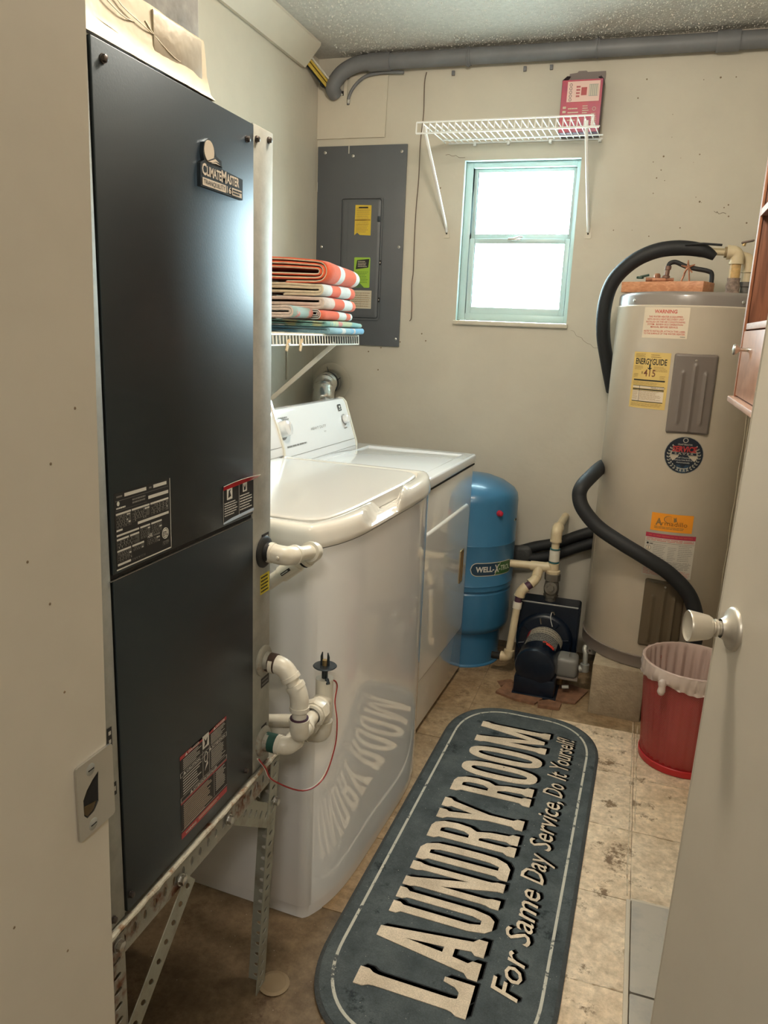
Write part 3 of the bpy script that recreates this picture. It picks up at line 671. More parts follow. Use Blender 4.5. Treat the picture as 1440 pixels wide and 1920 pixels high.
# ================================================================== PIPES AT THE HEAT PUMP
def pipe_run(b, pts, r, mat, seg=16, bend=.024):
    P = [Vector(pts[0])]
    for i in range(1, len(pts)-1): P += elbow_pts(pts[i-1], pts[i], pts[i+1], bend)
    P.append(Vector(pts[-1])); b.tube(P, r, mat, seg)
def fitting(b, a, c, d, r, mat, la=.03, lb=.03, bend=.018):
    """elbow fitting round corner c with two sockets"""
    a, c, d = Vector(a), Vector(c), Vector(d); e1 = (a-c).normalized(); e2 = (d-c).normalized()
    P = [c+e1*la]+elbow_pts(c+e1*la, c, c+e2*lb, bend)+[c+e2*lb]; b.tube(P, r, mat, 18)
    for q, e in ((c+e1*la, e1), (c+e2*lb, e2)): b.tube([q-e*.008, q+e*.0006], r*1.07, mat, 18)
def coupling(b, p, d, L, r, mat): p, d = Vector(p), Vector(d).normalized(); b.tube([p-d*L/2, p+d*L/2], r, mat, 18)
r0 = .0142
pa = thing('drain_pipe', 'upper white pipe with two elbows bending back behind the heat pump', 'pipe', (HX, 1.234, .99)); op = pa.location
A = [(HX+.010, 1.236, .990), (-.583, 1.236, .986), (-.578, 1.365, .964), (-.72, 1.375, .850)]
b = B(op); pipe_run(b, [A[0], A[1], A[2], A[3], (-.95, 1.380, .665)], r0, m_pvc); b.build('pipe', pa)
b = B(op); fitting(b, A[0], A[1], A[2], .0182, m_pvc, .034, .036); b.lathe([(0, .003), (.003, .002), (.0035, 0)], (-.59, 1.2145, .988), (0, -1, 0), m_pvc, 8); b.build('elbow', pa)
b = B(op); fitting(b, A[1], A[2], A[3], .0190, m_pvc, .030, .032); b.build('elbow', pa)
b = B(op); d = (Vector(A[3])-Vector(A[2])).normalized(); coupling(b, Vector(A[2])+d*.075, d, .048, .0175, m_pvc)
pc_ = Vector(A[2])+d*.075
b.build('coupling', pa)
b = B(op); F3 = Fr(pc_+Vector((.0, -.0207, .0)), -d, Vector((0, -1, 0)).cross(-d)); F3 = Fr(pc_+Vector((0, -.0178, -.001)), -d, (Vector((0, -1, 0)).cross(-d)))
b.rect(F3, -.016, -.003, .010, .003, .0003, m_black_ink); b.lines(F3, -.014, -.002, .009, .002, 1, .0006, m_white_ink); b.build('pipe_print', pa)
b = B(op); b.tube([Vector(A[2])+d*.037, Vector(A[2])+d*.0385], .0186, m_black_ink, 16); b.build('joint_line', pa)

pb = thing('supply_pipe', 'middle white pipe looping down to a union with thermometer and gauge wires', 'pipe', (HX, 1.234, .77)); op = pb.location
Q = [(HX+.012, 1.236, .770), (-.585, 1.236, .768), (-.552, 1.238, .715), (-.552, 1.238, .628), (-.560, 1.385, .630)]
b = B(op); b.tube([Q[0], (HX+.030, 1.236, .769)], .0190, M('dark_pipe_compound', (.045, .022, .012), .6, bump=.5, bscale=90), 18); b.build('threaded_adapter', pb)
b = B(op); pipe_run(b, Q, r0, m_pvc, bend=.018); b.build('pipe', pb)
b = B(op); fitting(b, (HX, 1.236, .769), Q[1], Q[2], .0182, m_pvc, .026, .030); b.build('elbow', pb)
b = B(op); fitting(b, Q[1], Q[2], Q[3], .0180, m_pvc, .020, .034); b.build('elbow', pb)
b = B(op); fitting(b, Q[2], Q[3], Q[4], .0188, m_pvc, .034, .034); b.build('elbow', pb)
b = B(op); b.tube([(-.552, 1.238, .663), (-.552, 1.238, .6655)], .0182, m_glue, 18); b.build('joint_line', pb)
b = B(op); b.lathe([(.019, -.016), (.027, -.016), (.028, -.008), (.028, .006), (.025, .012), (.019, .014)], (-.557, 1.335, .630), (0, 1, 0), m_pvc, 8, False); b.lathe([(.018, -.024), (.023, -.022), (.023, .02), (.018, .022)], (-.557, 1.335, .630), (0, 1, 0), m_pvc, 20); b.build('union_nut', pb)
T = Vector((-.562, 1.388, .632))
b = B(op); b.tube([T+Vector((0, 0, .048)), T-Vector((0, 0, .04))], .0188, m_pvc, 18); b.tube([T, T-Vector((0, .032, 0))], .0188, m_pvc, 18); b.build('tee', pb)
b = B(op); pipe_run(b, [T, T-Vector((0, 0, .085)), T+Vector((-.12, .0, -.10)), ], r0, m_pvc); b.build('pipe', pb)
b = B(op); fitting(b, T, T-Vector((0, 0, .085)), T+Vector((-.12, 0, -.095)), .0182, m_pvc, .034, .040); b.build('elbow', pb)
b = B(op); b.tube([T+Vector((0, 0, .046)), T+Vector((0, 0, .075))], .0065, m_black, 12); b.lathe([(0, 0), (.024, 0), (.0255, .0015), (.024, .003), (0, .003)], T+Vector((0, 0, .074)), (0, 0, 1), m_black, 28)
b.lathe([(.006, 0), (.006, .012), (0, .013)], T+Vector((0, 0, .077)), (0, 0, 1), m_brass, 10)
for s_ in (-1, 1): b.tube([T+Vector((s_*.007, 0, .076)), T+Vector((s_*.0075, 0, .096)), T+Vector((s_*.006, 0, .106))], [.0032, .003, .001], m_black, 8)
b.build('thermometer_clip', pb)
b = B(op); b.tube([T+Vector((.008, -.008, .050)), T+Vector((.014, -.014, .042))], .0045, m_black, 8); b.build('sensor_plug', pb)

pcc = thing('return_pipe', 'lower white pipe with green threaded fitting above the stand', 'pipe', (HX, 1.234, .60)); op = pcc.location
Q = [(HX+.012, 1.236, .600), (-.575, 1.236, .598), (-.572, 1.365, .590), (-.80, 1.405, .522)]
b = B(op); b.tube([(HX+.004, 1.236, .600), (-.598, 1.236, .599)], .0190, M('green_fitting', (.012, .06, .045), .5, var=.3, vscale=40), 18); b.build('threaded_adapter', pcc)
b = B(op); pipe_run(b, [(-.61, 1.236, .60)]+Q[1:], r0, m_pvc); b.build('pipe', pcc)
b = B(op); fitting(b, Q[0], Q[1], Q[2], .0182, m_pvc, .022, .034); b.build('elbow', pcc)
b = B(op); fitting(b, Q[1], Q[2], Q[3], .0182, m_pvc, .034, .034); b.build('elbow', pcc)
# looped red/white sensor wire
wpts = [(-.556, 1.380, .672), (-.545, 1.392, .676), (-.54, 1.405, .66), (-.54, 1.395, .625), (-.53, 1.385, .585), (-.53, 1.375, .53), (-.54, 1.34, .475), (-.56, 1.28, .478), (-.60, 1.225, .525), (-.612, 1.215, .555), (-.622, 1.205, .578)]
wr = thing('sensor_wire', 'thin red and white twin wire looping below the thermometer', 'wire', wpts[0])
b = B(wr.location); b.tube(wpts, .0016, M('red_wire', (.32, .03, .03), .4), 6, sub=6); b.build('red_strand', wr)
b = B(wr.location); b.tube([(x-.0022, y-.001, z+.0012) for x, y, z in wpts], .0014, m_whitec, 6, sub=6); b.build('white_strand', wr)

# ================================================================== WASHER (local frame: x front, y along wall)
ROT = R_(-3)
wa = thing('washing_machine', 'white top load washer with bowed glossy front', 'washing machine', (-1.269, 1.4885, 0), ROT)
Wd, Dp = .79, .64
def plan(ins=0, zoff=0, n=150, bulge=.052, x1=None):
    """outline: back-left, near side, bowed front, far side"""
    P = [(0+ins, 0+ins)]
    P.append((.20, 0+ins)); P.append((.45, 0+ins)); r = .018
    xf = Dp
    for k in range(n+1):
        t = -1+2*k/n; y = (Wd/2)*(1+t)
        if abs(t) > .93: y = y
        e = bulge*(1-abs(t)**5.0)
        # rounded vertical corners
        d = min(y, Wd-y); rc = r-math.sqrt(max(0, r*r-(r-min(d, r))**2))
        x = xf+e-rc*1.0-ins
        P.append((x, min(max(y, ins), Wd-ins)))
    P += [(.45, Wd-ins), (.20, Wd-ins), (0+ins, Wd-ins)]
    return P
def zloop(ins, z, fz=None, bulge=.052):
    return [Vector((x, y, z+(fz(x, y) if fz else 0))) for x, y in plan(ins, bulge=bulge)]
b = B()
loft(b, [zloop(.004, .0), zloop(.004, .03), zloop(.0, .034), zloop(0, .9335)], m_enam, True, True)
b.build('body', wa)
def smooth01(t): t = min(1, max(0, t)); return t*t*(3-2*t)
def scoop(x, y, d):
    """hand scoop in the front lip; d = distance inwards from the outer edge"""
    if x < .5: return 0
    k = min(1, max(0, d/.036)); a = .15+.15*k; c = .385+.12*k
    f = smooth01((y-a)/.075)*(1-smooth01((y-c)/.034))
    tab = math.exp(-((y-c-.048)/.024)**2)*.006*(1-abs(k-.4))
    return -.030*f+tab
def zl2(ins, z, amt=1.0): return [Vector((x, y, z+scoop(x, y, max(0, ins))*amt)) for x, y in plan(ins)]
b = B()
m_wt = M('washer_top_enamel', (.80, .77, .70), .10, coat=.7)
loft(b, [zl2(-.002, .936, 0), zl2(-.005, .941, 0), zl2(-.004, .950, .1), zl2(-.003, .962, .5), zl2(-.001, .971, .75), zl2(.002, .978, .95), zl2(.006, .983), zl2(.012, .9855), zl2(.022, .9862), zl2(.030, .9855), zl2(.037, .984), zl2(.040, .972, .6), zl2(.060, .952, 0)], m_wt, True, True)
b.build('top_panel', wa)
b = B()
def lidloop(ins, z):
    P = []
    for (u, v) in rrect(.16+ins, .050+ins, Dp-.012-ins, Wd-.050-ins, .05, 10):
        P.append((u, v))
    Q = []
    for k in range(len(P)):
        (u, v), (u2, v2) = P[k], P[(k+1) % len(P)]; m_ = 12 if math.hypot(u2-u, v2-v) > .2 else 1
        for q in range(m_):
            uu, vv_ = u+(u2-u)*q/m_, v+(v2-v)*q/m_; t = (vv_-Wd/2)/(Wd/2); e = .052*(1-abs(t)**5.0) if uu > .5 else 0
            Q.append(Vector((uu+e-.030, vv_, z)))
    return Q
loft(b, [lidloop(0, .955), lidloop(0, .984), lidloop(.003, .9868), lidloop(.008, .9874), lidloop(.03, .9876)], M('lid_enamel', (.66, .645, .61), .20, coat=.25), True, True)
b.build('lid', wa)
# washer console
def console(parent, L, y0, knobs, x0=.10, dz=0):
    b = B(); pr = [(x0-.02, .936), (x0+.060, .936), (x0+.058, .955), (x0+.006, 1.108), (x0-.004, 1.122), (x0-.020, 1.126), (x0-.035, 1.12), (x0-.035, .94)]; pr = [(x, z+dz) for x, z in pr]
    Fc = Fr((0, y0, 0), (1, 0, 0), (0, 0, 1))  # n = -y
    b.prism([pr], Fc, -L, 0, m_enam, smooth=False); con = b.build('console', parent)
    for yy in (y0, y0+L-.010):
        b = B(); pr2 = [(x-.001 if x < x0 else x+.003, z+(.003 if z > 1 else 0)) for x, z in pr]; b.prism([pr2], Fr((0, yy, 0), (1, 0, 0), (0, 0, 1)), -.010, 0, m_enam2); b.build('end_cap', con)
    b = B(); b.box((x0+.0575, y0+.012, .9375+dz), (x0+.0605, y0+L-.012, .9385+dz), m_dim_ink); b.box((x0+.048, y0+.012, .966+dz), (x0+.0560, y0+L-.012, .9665+dz), m_dim_ink); b.build('console_seam', con)
    ax = Vector((.163, 0, .052)).normalized()
    Fk = Fr((x0+.058, y0, .955+dz), (0, 1, 0), Vector((-.052, 0, .163)))
    for (u, v, r, h) in knobs:
        o = Fk.p(u, v, 0); b = B(); b.lathe([(0, .0008), (r*1.28, .0006), (r*1.32, 0)], o, Fk.n, M('knob_dial_grey', (.34, .34, .33), .3, metal=.4), 28); kk = b.build('dial_ring', con)
        b = B(); b.lathe([(r*1.02, 0), (r*.98, h*.7), (r*.9, h*.92), (r*.75, h), (0, h)], o, Fk.n, m_enam, 28); b.box(o+Fk.n*h+Vector((-.002, -.0016, -r*.6)), o+Fk.n*(h+.003)+Vector((.002, .0016, r*.6)), m_enam, .001); b.build('knob', con)
    return con, Fk
con, Fk = console(wa, Wd-.04, .02, ((.16, .085, .030, .03), (.45, .085, .02, .02)), dz=.0515)
for (x, y) in ((.06, .06), (.58, .06), (.06, Wd-.06), (.58, Wd-.06)):
    pass

# ================================================================== DRYER
dy = thing('clothes_dryer', 'white front load dryer with raised door and bronze pull beside blue tank', 'clothes dryer', (-.618-.64*math.cos(R_(2.5)), 2.284+.64*math.sin(R_(2.5)), 0), R_(-2.5))
DW = .699; DD = .64
m_dry = M('dryer_enamel', (.84, .82, .77), .07, coat=.8, var=.012, vscale=3)
b = B(); b.box((0, .004, .02), (DD-.004, DW-.002, .895), m_dry, .006, 3); b.box((.02, .02, 0), (DD-.03, DW-.02, .03), m_dark); b.build('body', dy)
b = B(); b.box((0, .0, .898), (DD+.004, DW+.002, .936), m_enam, .008, 3); dtop = b.build('top_panel', dy)
b = B()
for (x0_, y0_, x1_, y1_) in ((.20, .06, .205, DW-.05), (.60, .06, .605, DW-.05), (.20, .06, .60, .065), (.20, DW-.055, .60, DW-.05)): b.box((x0_, y0_, .9355), (x1_, y1_, .9368), m_enam, .0006)
b.build('top_crease', dtop)
Fd = Fr((DD-.004, 0, 0), (0, 1, 0), (0, 0, 1))
b = B()
dor_o = rrect(.028, .215, .668, .748, .030, 6)
dl = lambda ins, w: [Fd.p(u, v, w) for u, v in rrect(.028+ins, .215+ins, .655-ins, .748-ins, .034-min(ins, .02), 6)]
loft(b, [dl(0, 0), dl(.0015, .005), dl(.005, .008), dl(.010, .0085)], m_dry, False, True)
ddoor = b.build('door', dy)
b = B(); b.prism([rrect(.548, .438, .592, .574, .004, 2), rrect(.554, .445, .586, .567, .003, 2)[::-1]], Fd, .0086, .0118, m_brass); b.build('handle_frame', ddoor)
b = B(); b.prism([rrect(.554, .445, .586, .567, .003, 2)], Fd, .0086, .0092, m_bronze); b.build('handle_recess', ddoor)
b = B(); b.box((DD-.006, .004, .893), (DD+.001, DW-.004, .8985), m_dark); b.build('top_gap', dy)
con, Fk = console(dy, .625, .0, ((.044, .108, .028, .032), (.562, .095, .017, .020)))
b = B(); b.text(Fk, 'HEAVY DUTY', .255, .083, .010, .0006, m_dim_ink, width=.13, shear=.2); b.text(Fk, 'dryer', .355, .066, .006, .0006, m_dim_ink)
b.rect(Fk, .530, .132, .558, .158, .0005, m_black_ink); b.prism([circ(.544, .148, .008, 14, .005)], Fk, .0005, .0008, m_white_ink); b.lines(Fk, .532, .134, .556, .141, 2, .0008, m_white_ink)
b.lines(Fk, .54, .058, .575, .066, 1, .0006, m_dim_ink); b.lines(Fk, .04, .135, .12, .15, 2, .0006, m_dim_ink); b.lines(Fk, .05, .04, .2, .05, 1, .0006, m_dim_ink)
b.build('lettering', con)

# flexible dryer vent
ve = thing('vent_hose', 'crinkled silver dryer vent hose bending into the back wall', 'vent hose', (-1.37, DB, 1.15)); ov = ve.location
path = [Vector(p) for p in ((-1.33, 3.20, .80), (-1.335, 3.205, .95), (-1.34, 3.21, 1.04), (-1.35, 3.235, 1.11), (-1.365, 3.285, 1.145), (-1.375, 3.345, 1.15))]
b = B(ov); P2 = []; R2 = []
for i in range(len(path)-1):
    a, c, d0, e = path[max(i-1, 0)], path[i], path[i+1], path[min(i+2, len(path)-1)]
    for k in range(14):
        t = k/14; P2.append(.5*((2*c)+(d0-a)*t+(2*a-5*c+4*d0-e)*t*t+(3*c-a-3*d0+e)*t**3)); R2.append((.0505 if (k % 2) else .0475)+rnd.uniform(-.0012, .0012))
P2.append(path[-1]); R2.append(.05)
b.tube(P2, R2, m_flex, 26); b.build('hose', ve)
b = B(ov); b.lathe([(.052, -.016), (.052, .0)], (-1.373, 3.347, 1.15), (0, 1, .05), m_black, 26); b.tube([(-1.37, 3.335, 1.20), (-1.375, 3.330, 1.225)], .0015, m_black, 6); b.tube([(-1.325, 3.330, 1.165), (-1.305, 3.325, 1.178)], .0015, m_black, 6); b.build('clamp', ve)
b = B(ov); b.lathe([(.046, .05), (.050, .0)], (-1.375, 3.345, 1.15), (0, 1, 0), m_galv, 26); b.build('collar', ve)
b = B(ov); b.lathe([(.050, 0), (.082, 0), (.088, -.004), (.090, -.010), (.084, -.012), (.06, -.010)], (-1.375, DB-.001, 1.15), (0, 1, 0), m_trim, 30); b.build('wall_ring', ve)

# ================================================================== ELECTRICAL PANEL
FB = Fr((0, DB, 0), (1, 0, 0), (0, 0, 1))   # back wall, w towards the room
ep = thing('electrical_panel', 'dark grey breaker panel with yellow, green and cream labels on back wall', 'electrical panel', (-1.26, DB, 1.75)); oe = ep.location
b = B(oe); b.box((-1.467, DB-.010, 1.328), (-1.053, DB-.001, 2.177), m_panelg, .0015); b.build('cover_plate', ep)
Fe = Fr((0, DB-.010, 0), (1, 0, 0), (0, 0, 1))
b = B(oe); b.prism([rrect(-1.352, 1.440, -1.150, 1.966, .012, 4), rrect(-1.345, 1.447, -1.157, 1.959, .010, 4)[::-1]], Fe, 0, .006, m_panelg); b.build('door_frame', ep)
b = B(oe)
lp = lambda i, w: [Fe.p(u, v, w) for u, v in rrect(-1.343+i, 1.449+i, -1.159-i, 1.957-i, .010, 4)]
loft(b, [lp(0, .0005), lp(.002, .005), lp(.010, .0085), lp(.014, .009)], m_panelg, False, True, False); pdr = b.build('panel_door', ep)
b = B(oe); b.box((-1.172, DB-.024, 1.862), (-1.160, DB-.019, 1.884), m_black, .001); b.build('latch', pdr)
b = B(oe); b.prism([rrect(-1.318, 1.477, -1.312, 1.947, .002, 2)], Fe, .009, .0105, m_panelg); b.build('door_ridge', pdr)
for z in (1.69, 1.53):
    b = B(oe); b.box((-1.158, DB-.018, z-.010), (-1.150, DB-.0105, z+.010), m_dark, .001); b.box((-1.156, DB-.0185, z-.003), (-1.152, DB-.0175, z+.003), m_steel); b.build('hinge', pdr)
for u, v in ((-1.432, 2.151), (-1.077, 2.148), (-1.072, 1.757), (-1.069, 1.361), (-1.441, 1.755), (-1.30, 2.135)):
    b = B(oe); b.lathe([(0, .0035), (.004, .003), (.0062, .0015), (.0065, 0)], Fe.p(u, v), Fe.n, m_steel, 12); q = Fe.p(u, v, .0034); b.box(q-Vector((.004, .0006, .0006)), q+Vector((.004, .0004, .0006)), m_dark); b.build('screw', ep)
b = B(oe); b.box((-1.322, DB-.0108, 2.145), (-1.318, DB-.010, 2.176), m_whitec); b.box((-1.468, DB-.011, 1.99), (-1.4655, DB-.010, 2.03), m_whitec); b.build('paint_scrape', ep)
def wlab(name, poly, w, base, fn):
    b = B(oe); b.prism([poly], Fe, w, w+.0004, base); fn(b); return b.build(name, pdr)
m_yl2 = M('yellow_sticker', (.66, .47, .04), .5); m_gl = M('green_sticker', (.33, .55, .05), .5); m_cl = M('cream_sticker', (.62, .55, .42), .6)
def f1(b):
    F2 = Fr(Fe.p(0, 0, .0098), (1, 0, 0), (0, 0, 1)); b.lines(F2, -1.272, 1.815, -1.208, 1.922, 13, 0, m_bronze, .25); b.rect(F2, -1.262, 1.918, -1.218, 1.924, 0, m_black_ink); b.rect(F2, -1.280, 1.866, -1.206, 1.872, 0, M('ochre_ink', (.4, .24, .03), .5))
wlab('yellow_label', [(-1.280, 1.805), (-1.266, 1.816), (-1.254, 1.806), (-1.203, 1.804), (-1.203, 1.930), (-1.278, 1.932)], .009, m_yl2, f1)
def f2(b):
    F2 = Fr(Fe.p(0, 0, .0098), (1, 0, 0), (0, 0, 1))
    b.prism([[(-1.268, 1.660), (-1.208, 1.668), (-1.204, 1.705), (-1.262, 1.699)]], F2, 0, .0003, m_black_ink)
    b.lines(F2, -1.258, 1.669, -1.212, 1.697, 4, .0005, m_cl, .4); b.lines(F2, -1.270, 1.600, -1.206, 1.652, 8, .0002, M('dark_green_ink', (.08, .2, .03), .5), .28)
wlab('green_label', rrect(-1.276, 1.581, -1.200, 1.711, .004, 3), .009, m_gl, f2)
b = B(oe); b.prism([[(-1.277, 1.582), (-1.225, 1.581), (-1.245, 1.600), (-1.276, 1.620)]], Fe, .0098, .0115, M('dark_green_curl', (.10, .17, .08), .3)); b.build('label_curl', pdr)
def f3(b):
    F2 = Fr(Fe.p(0, 0, .0098), (1, 0, 0), (0, 0, 1)); b.lines(F2, -1.285, 1.496, -1.196, 1.562, 7, 0, m_bronze, .22, .1)
    for k in range(6): b.rect(F2, -1.288, 1.498+.012*k, -1.192, 1.4987+.012*k, .0001, m_dim_ink)
    b.rect(F2, -1.24, 1.496, -1.2392, 1.56, .0001, m_dim_ink)
wlab('directory_card', rrect(-1.292, 1.490, -1.189, 1.569, .001, 1), .009, m_cl, f3)

# painted cover board above the panel
ap = thing('cover_board', 'cream painted cover board with cable cut-outs above breaker panel', 'cover board', (-1.31, DB, 2.33)); oa = ap.location
b = B(oa); b.prism([[(-1.474, 2.208), (-1.158, 2.208), (-1.152, 2.449), (-1.325, 2.452), (-1.325, 2.340), (-1.336, 2.340), (-1.336, 2.440), (-1.352, 2.44), (-1.352, 2.378), (-1.425, 2.378), (-1.425, 2.46), (-1.474, 2.462)]], FB, .001, .009, m_trim); b.build('board', ap)
b = B(oa); b.box((-1.425, DB-.006, 2.366), (-1.352, DB-.002, 2.398), m_dark); b.box((-1.337, DB-.006, 2.336), (-1.323, DB-.002, 2.356), m_dark); b.build('cable_hole', ap)
# yellow cable bundle
yc = thing('cable_bundle', 'bundle of yellow cables from the corner board into the dark hole', 'cable', (-1.40, 3.35, 2.42))
for k, (dx, dz, mt) in enumerate(((0, 0, m_yellow), (.011, .006, m_yellow), (-.012, -.004, m_black), (.020, .012, m_whitec), (.004, -.010, m_yellow), (-.002, .012, m_black))):
    b = B(yc.location); b.tube([(-1.462+dx, 3.19, 2.485+dz), (-1.445+dx, 3.27, 2.455+dz), (-1.41+dx, 3.36, 2.405+dz), (-1.385+dx*1.2, DB-.004, 2.378+dz*.3)], .0048, mt, 8, sub=5); b.build('cable', yc)
b = B(yc.location); b.tube([(-1.425+.019*math.cos(t*.6283), 3.345-.002*math.sin(t*.63), 2.422+.02*math.sin(t*.6283)) for t in range(10)], .0022, m_dark, 6, closed=True); b.build('cable_tie', yc)
# conduit
cd = thing('conduit', 'thick grey plastic conduit running along the top of back wall', 'conduit', (-.4, 3.35, 2.49)); oc = cd.location
yk = DB-.045
b = B(oc); b.tube([(-1.390, DB-.012, 2.385), (-1.392, yk+.005, 2.40), (-1.375, yk, 2.43), (-1.34, yk, 2.462), (-1.28, yk, 2.486), (-1.20, yk, 2.492)], .031, m_cond, 18, sub=6); b.build('conduit_bend', cd)
b = B(oc); b.tube([(-1.24, yk, 2.490), (XR-.003, yk, 2.478)], .031, m_cond, 20); b.build('conduit_tube', cd)
b = B(oc); b.tube([(-1.225, yk, 2.490), (-1.13, yk, 2.489)], .035, m_cond, 20); b.build('coupling', cd)
b = B(oc); b.tube([(.13, yk, 2.481), (.21, yk, 2.481)], .036, m_cond, 20); b.build('coupling', cd)
for x in (-.80, -.295):
    b = B(oc); b.tube([(x, yk+.031*1.12*math.sin(t), 2.486-(.031*1.12)*math.cos(t)) for t in [k*.3926-1.57*0 for k in range(16)]], .0030, m_cond, 6, closed=True); b.box((x-.012, yk-.036, 2.44), (x+.012, DB-.001, 2.453), m_cond, .002) if x == 9 else None
    b.tube([(x-.010, yk, 2.486), (x+.010, yk, 2.486)], .0335, m_cond, 20); b.build('strap', cd)
for x in (-.87, -.575, -.47):
    b = B(oc); b.box((x-.006, DB-.012, 2.432), (x+.006, DB-.001, 2.450), m_cond, .001); b.build('clip', cd)
tcn = thing('flexible_conduit', 'thin grey cable curving from conduit into the cover board slot', 'conduit', (-1.25, DB-.02, 2.42))
b = B(tcn.location); b.tube([(-1.329, DB-.008, 2.342), (-1.326, DB-.014, 2.37), (-1.30, DB-.018, 2.41), (-1.25, DB-.02, 2.445), (-1.17, DB-.022, 2.455), (-1.08, DB-.02, 2.452)], .0065, m_cond, 10, sub=6); b.build('cable', tcn)
b = B(tcn.location); b.tube([(-1.329, DB-.008, 2.348), (-1.327, DB-.012, 2.362)], .0085, m_steel, 10); b.build('connector', tcn)
# thin cable down the wall
b = B((-.99, DB, 2.0)); b.tube([(-.985, DB-.004, 2.452), (-.992, DB-.004, 2.41), (-.990, DB-.004, 2.29), (-.998, DB-.004, 2.18), (-.997, DB-.006, 2.04), (-1.003, DB-.004, 1.92), (-1.004, DB-.004, 1.78), (-1.002, DB-.004, 1.66), (-1.006, DB-.005, 1.60), (-1.002, DB-.004, 1.52), (-1.001, DB-.005, 1.458), (-1.008, DB-.006, 1.444)], .0022, m_cable, 6, sub=4)
tag(b.build('cable'), 'thin loose brown cable hanging down the back wall beside breaker panel', 'cable')

# ================================================================== UPPER WIRE SHELF
ws = thing('wire_shelf', 'white wire shelf on two struts above the window', 'wire shelf', (-.58, DB, 2.17)); os_ = ws.location
ys, zs = 3.085, 2.172
def wire(b, p, q, r=.0022): b.tube([p, q], r, m_wire_w, 6)
for (y, z, x0_, x1_, r) in ((ys, zs+.010, -.925, -.262, .0032), (ys-.002, zs-.030, -.925, -.240, .0032), (DB-.085, zs-.003, -.88, -.240, .0028), (DB-.008, zs, -.872, -.245, .0032), (ys+.10, zs-.003, -.905, -.245, .0028)):
    b = B(os_); wire(b, (x0_, y, z), (x1_, y, z), r); b.build('support_rod', ws)
b = B(os_); n_ = 26
for k in range(n_):
    x = -.898+.0252*k
    bb = B(os_); bb.tube([(x+.012, DB-.006, zs+.003), (x, ys+.004, zs+.0035), (x, ys, zs+.010), (x, ys-.003, zs-.030)], .0022, m_wire_w, 6); bb.build('wire', ws)
for x in (-.925, -.262):
    b = B(os_); wire(b, (x, ys, zs+.010), (x, ys-.002, zs-.030), .003); b.build('end_wire', ws)
for xt, xb in ((-.889, -.861), (-.285, -.267)):
    b = B(os_); b.tube([(xt, ys+.002, zs-.006), (xt, ys+.008, zs-.030), (xb, DB-.012, 1.835), (xb, DB-.006, 1.822)], .0062, m_wire_w, 10); stt = b.build('strut', ws)
    b = B(os_); b.prism([rrect(xb-.013, 1.797, xb+.013, 1.838, .002, 2)], FB, .0, .003, m_trim); b.build('strut_plate', stt)
    b = B(os_); b.lathe([(0, .003), (.003, .0022), (.0035, 0)], (xb, DB-.003, 1.815), (0, -1, 0), m_dark, 10); b.build('screw', stt)
for x in (-.76, -.62, -.45, -.255):
    b = B(os_); b.box((x-.006, DB-.014, zs-.012), (x+.006, DB-.0005, zs+.004), m_wire_w, .002); b.build('wall_clip', ws)
# red box on the shelf
rb_ = thing('cardboard_box', 'open red and purple cardboard box standing on the wire shelf', 'box', (-.33, 3.35, zs+.006)); orb = rb_.location
m_bx = M('red_purple_print', (.46, .045, .075), .38, col2=(.30, .03, .10), vscale=6, mask=(.4, .65)); m_bxd = M('dark_purple_board', (.085, .045, .075), .5); m_bxi = M('grey_board', (.24, .20, .19), .7)
x0, x1, y0, y1, z0, z1 = -.412, -.258, 3.310, 3.388, zs+.007, 2.366
b = B(orb)
V = [(x0, y0, z0), (x1, y0, z0), (x1, y1, z0), (x0, y1, z0), (x0, y0, z1), (x1, y0, z1), (x1, y1, z1), (x0, y1, z1)]
def slab(b, pts, th, mat):
    P = [Vector(p) for p in pts]; n = (P[1]-P[0]).cross(P[2]-P[0]).normalized()*th; k = len(P)
    b.add(P+[p+n for p in P], [list(range(k))[::-1], list(range(k, 2*k))]+[[i, (i+1) % k, (i+1) % k+k, i+k] for i in range(k)], mat)
slab(b, [V[0], V[1], V[5], V[4]], -.001, m_bx); slab(b, [V[1], V[2], V[6], V[5]], -.001, m_bxd); slab(b, [V[3], V[0], V[4], V[7]], -.001, m_bxd); slab(b, [V[2], V[3], V[7], V[6]], -.001, m_bxi); slab(b, [V[3], V[2], V[1], V[0]], -.001, m_bxd)
b.build('carton', rb_)
b = B(orb); slab(b, [(x0+.016, y1, z1), (x1, y1, z1), (x1, y1+.006, z1+.050), (x0+.085, y1+.006, z1+.050), (x0+.08, y1+.006, z1+.055), (x0+.05, y1+.006, z1+.055), (x0+.045, y1+.006, z1+.049), (x0+.016, y1+.006, z1+.046)], .001, m_bxi); b.build('box_flap', rb_)
b = B(orb); slab(b, [(x0, y0, z1), (x0, y1, z1), (x0+.022, y1-.005, z1+.035), (x0+.014, y0+.02, z1+.02)], .001, m_bxd); b.build('box_flap', rb_)
b = B(orb); slab(b, [(x1, y0, z1), (x1, y1, z1), (x1-.016, y1-.01, z1+.030), (x1-.022, y0+.02, z1+.012)], .001, m_bxd); b.build('box_flap', rb_)
Fx = Fr((0, y0-.001, 0), (1, 0, 0), (0, 0, 1))
b = B(orb); b.rect(Fx, x0+.022, z1-.078, x1-.010, z1-.006, .0004, M('pink_label', (.72, .50, .44), .5))
b.rect(Fx, x0+.075, z1-.056, x0+.096, z1-.028, .0007, m_lr); b.rect(Fx, x1-.050, z1-.060, x1-.016, z1-.018, .0007, M('grey_ink', (.35, .33, .30), .6))
for k in range(5): b.rect(Fx, x1-.048+.007*k, z1-.058, x1-.045+.007*k, z1-.020, .0009, m_cl)
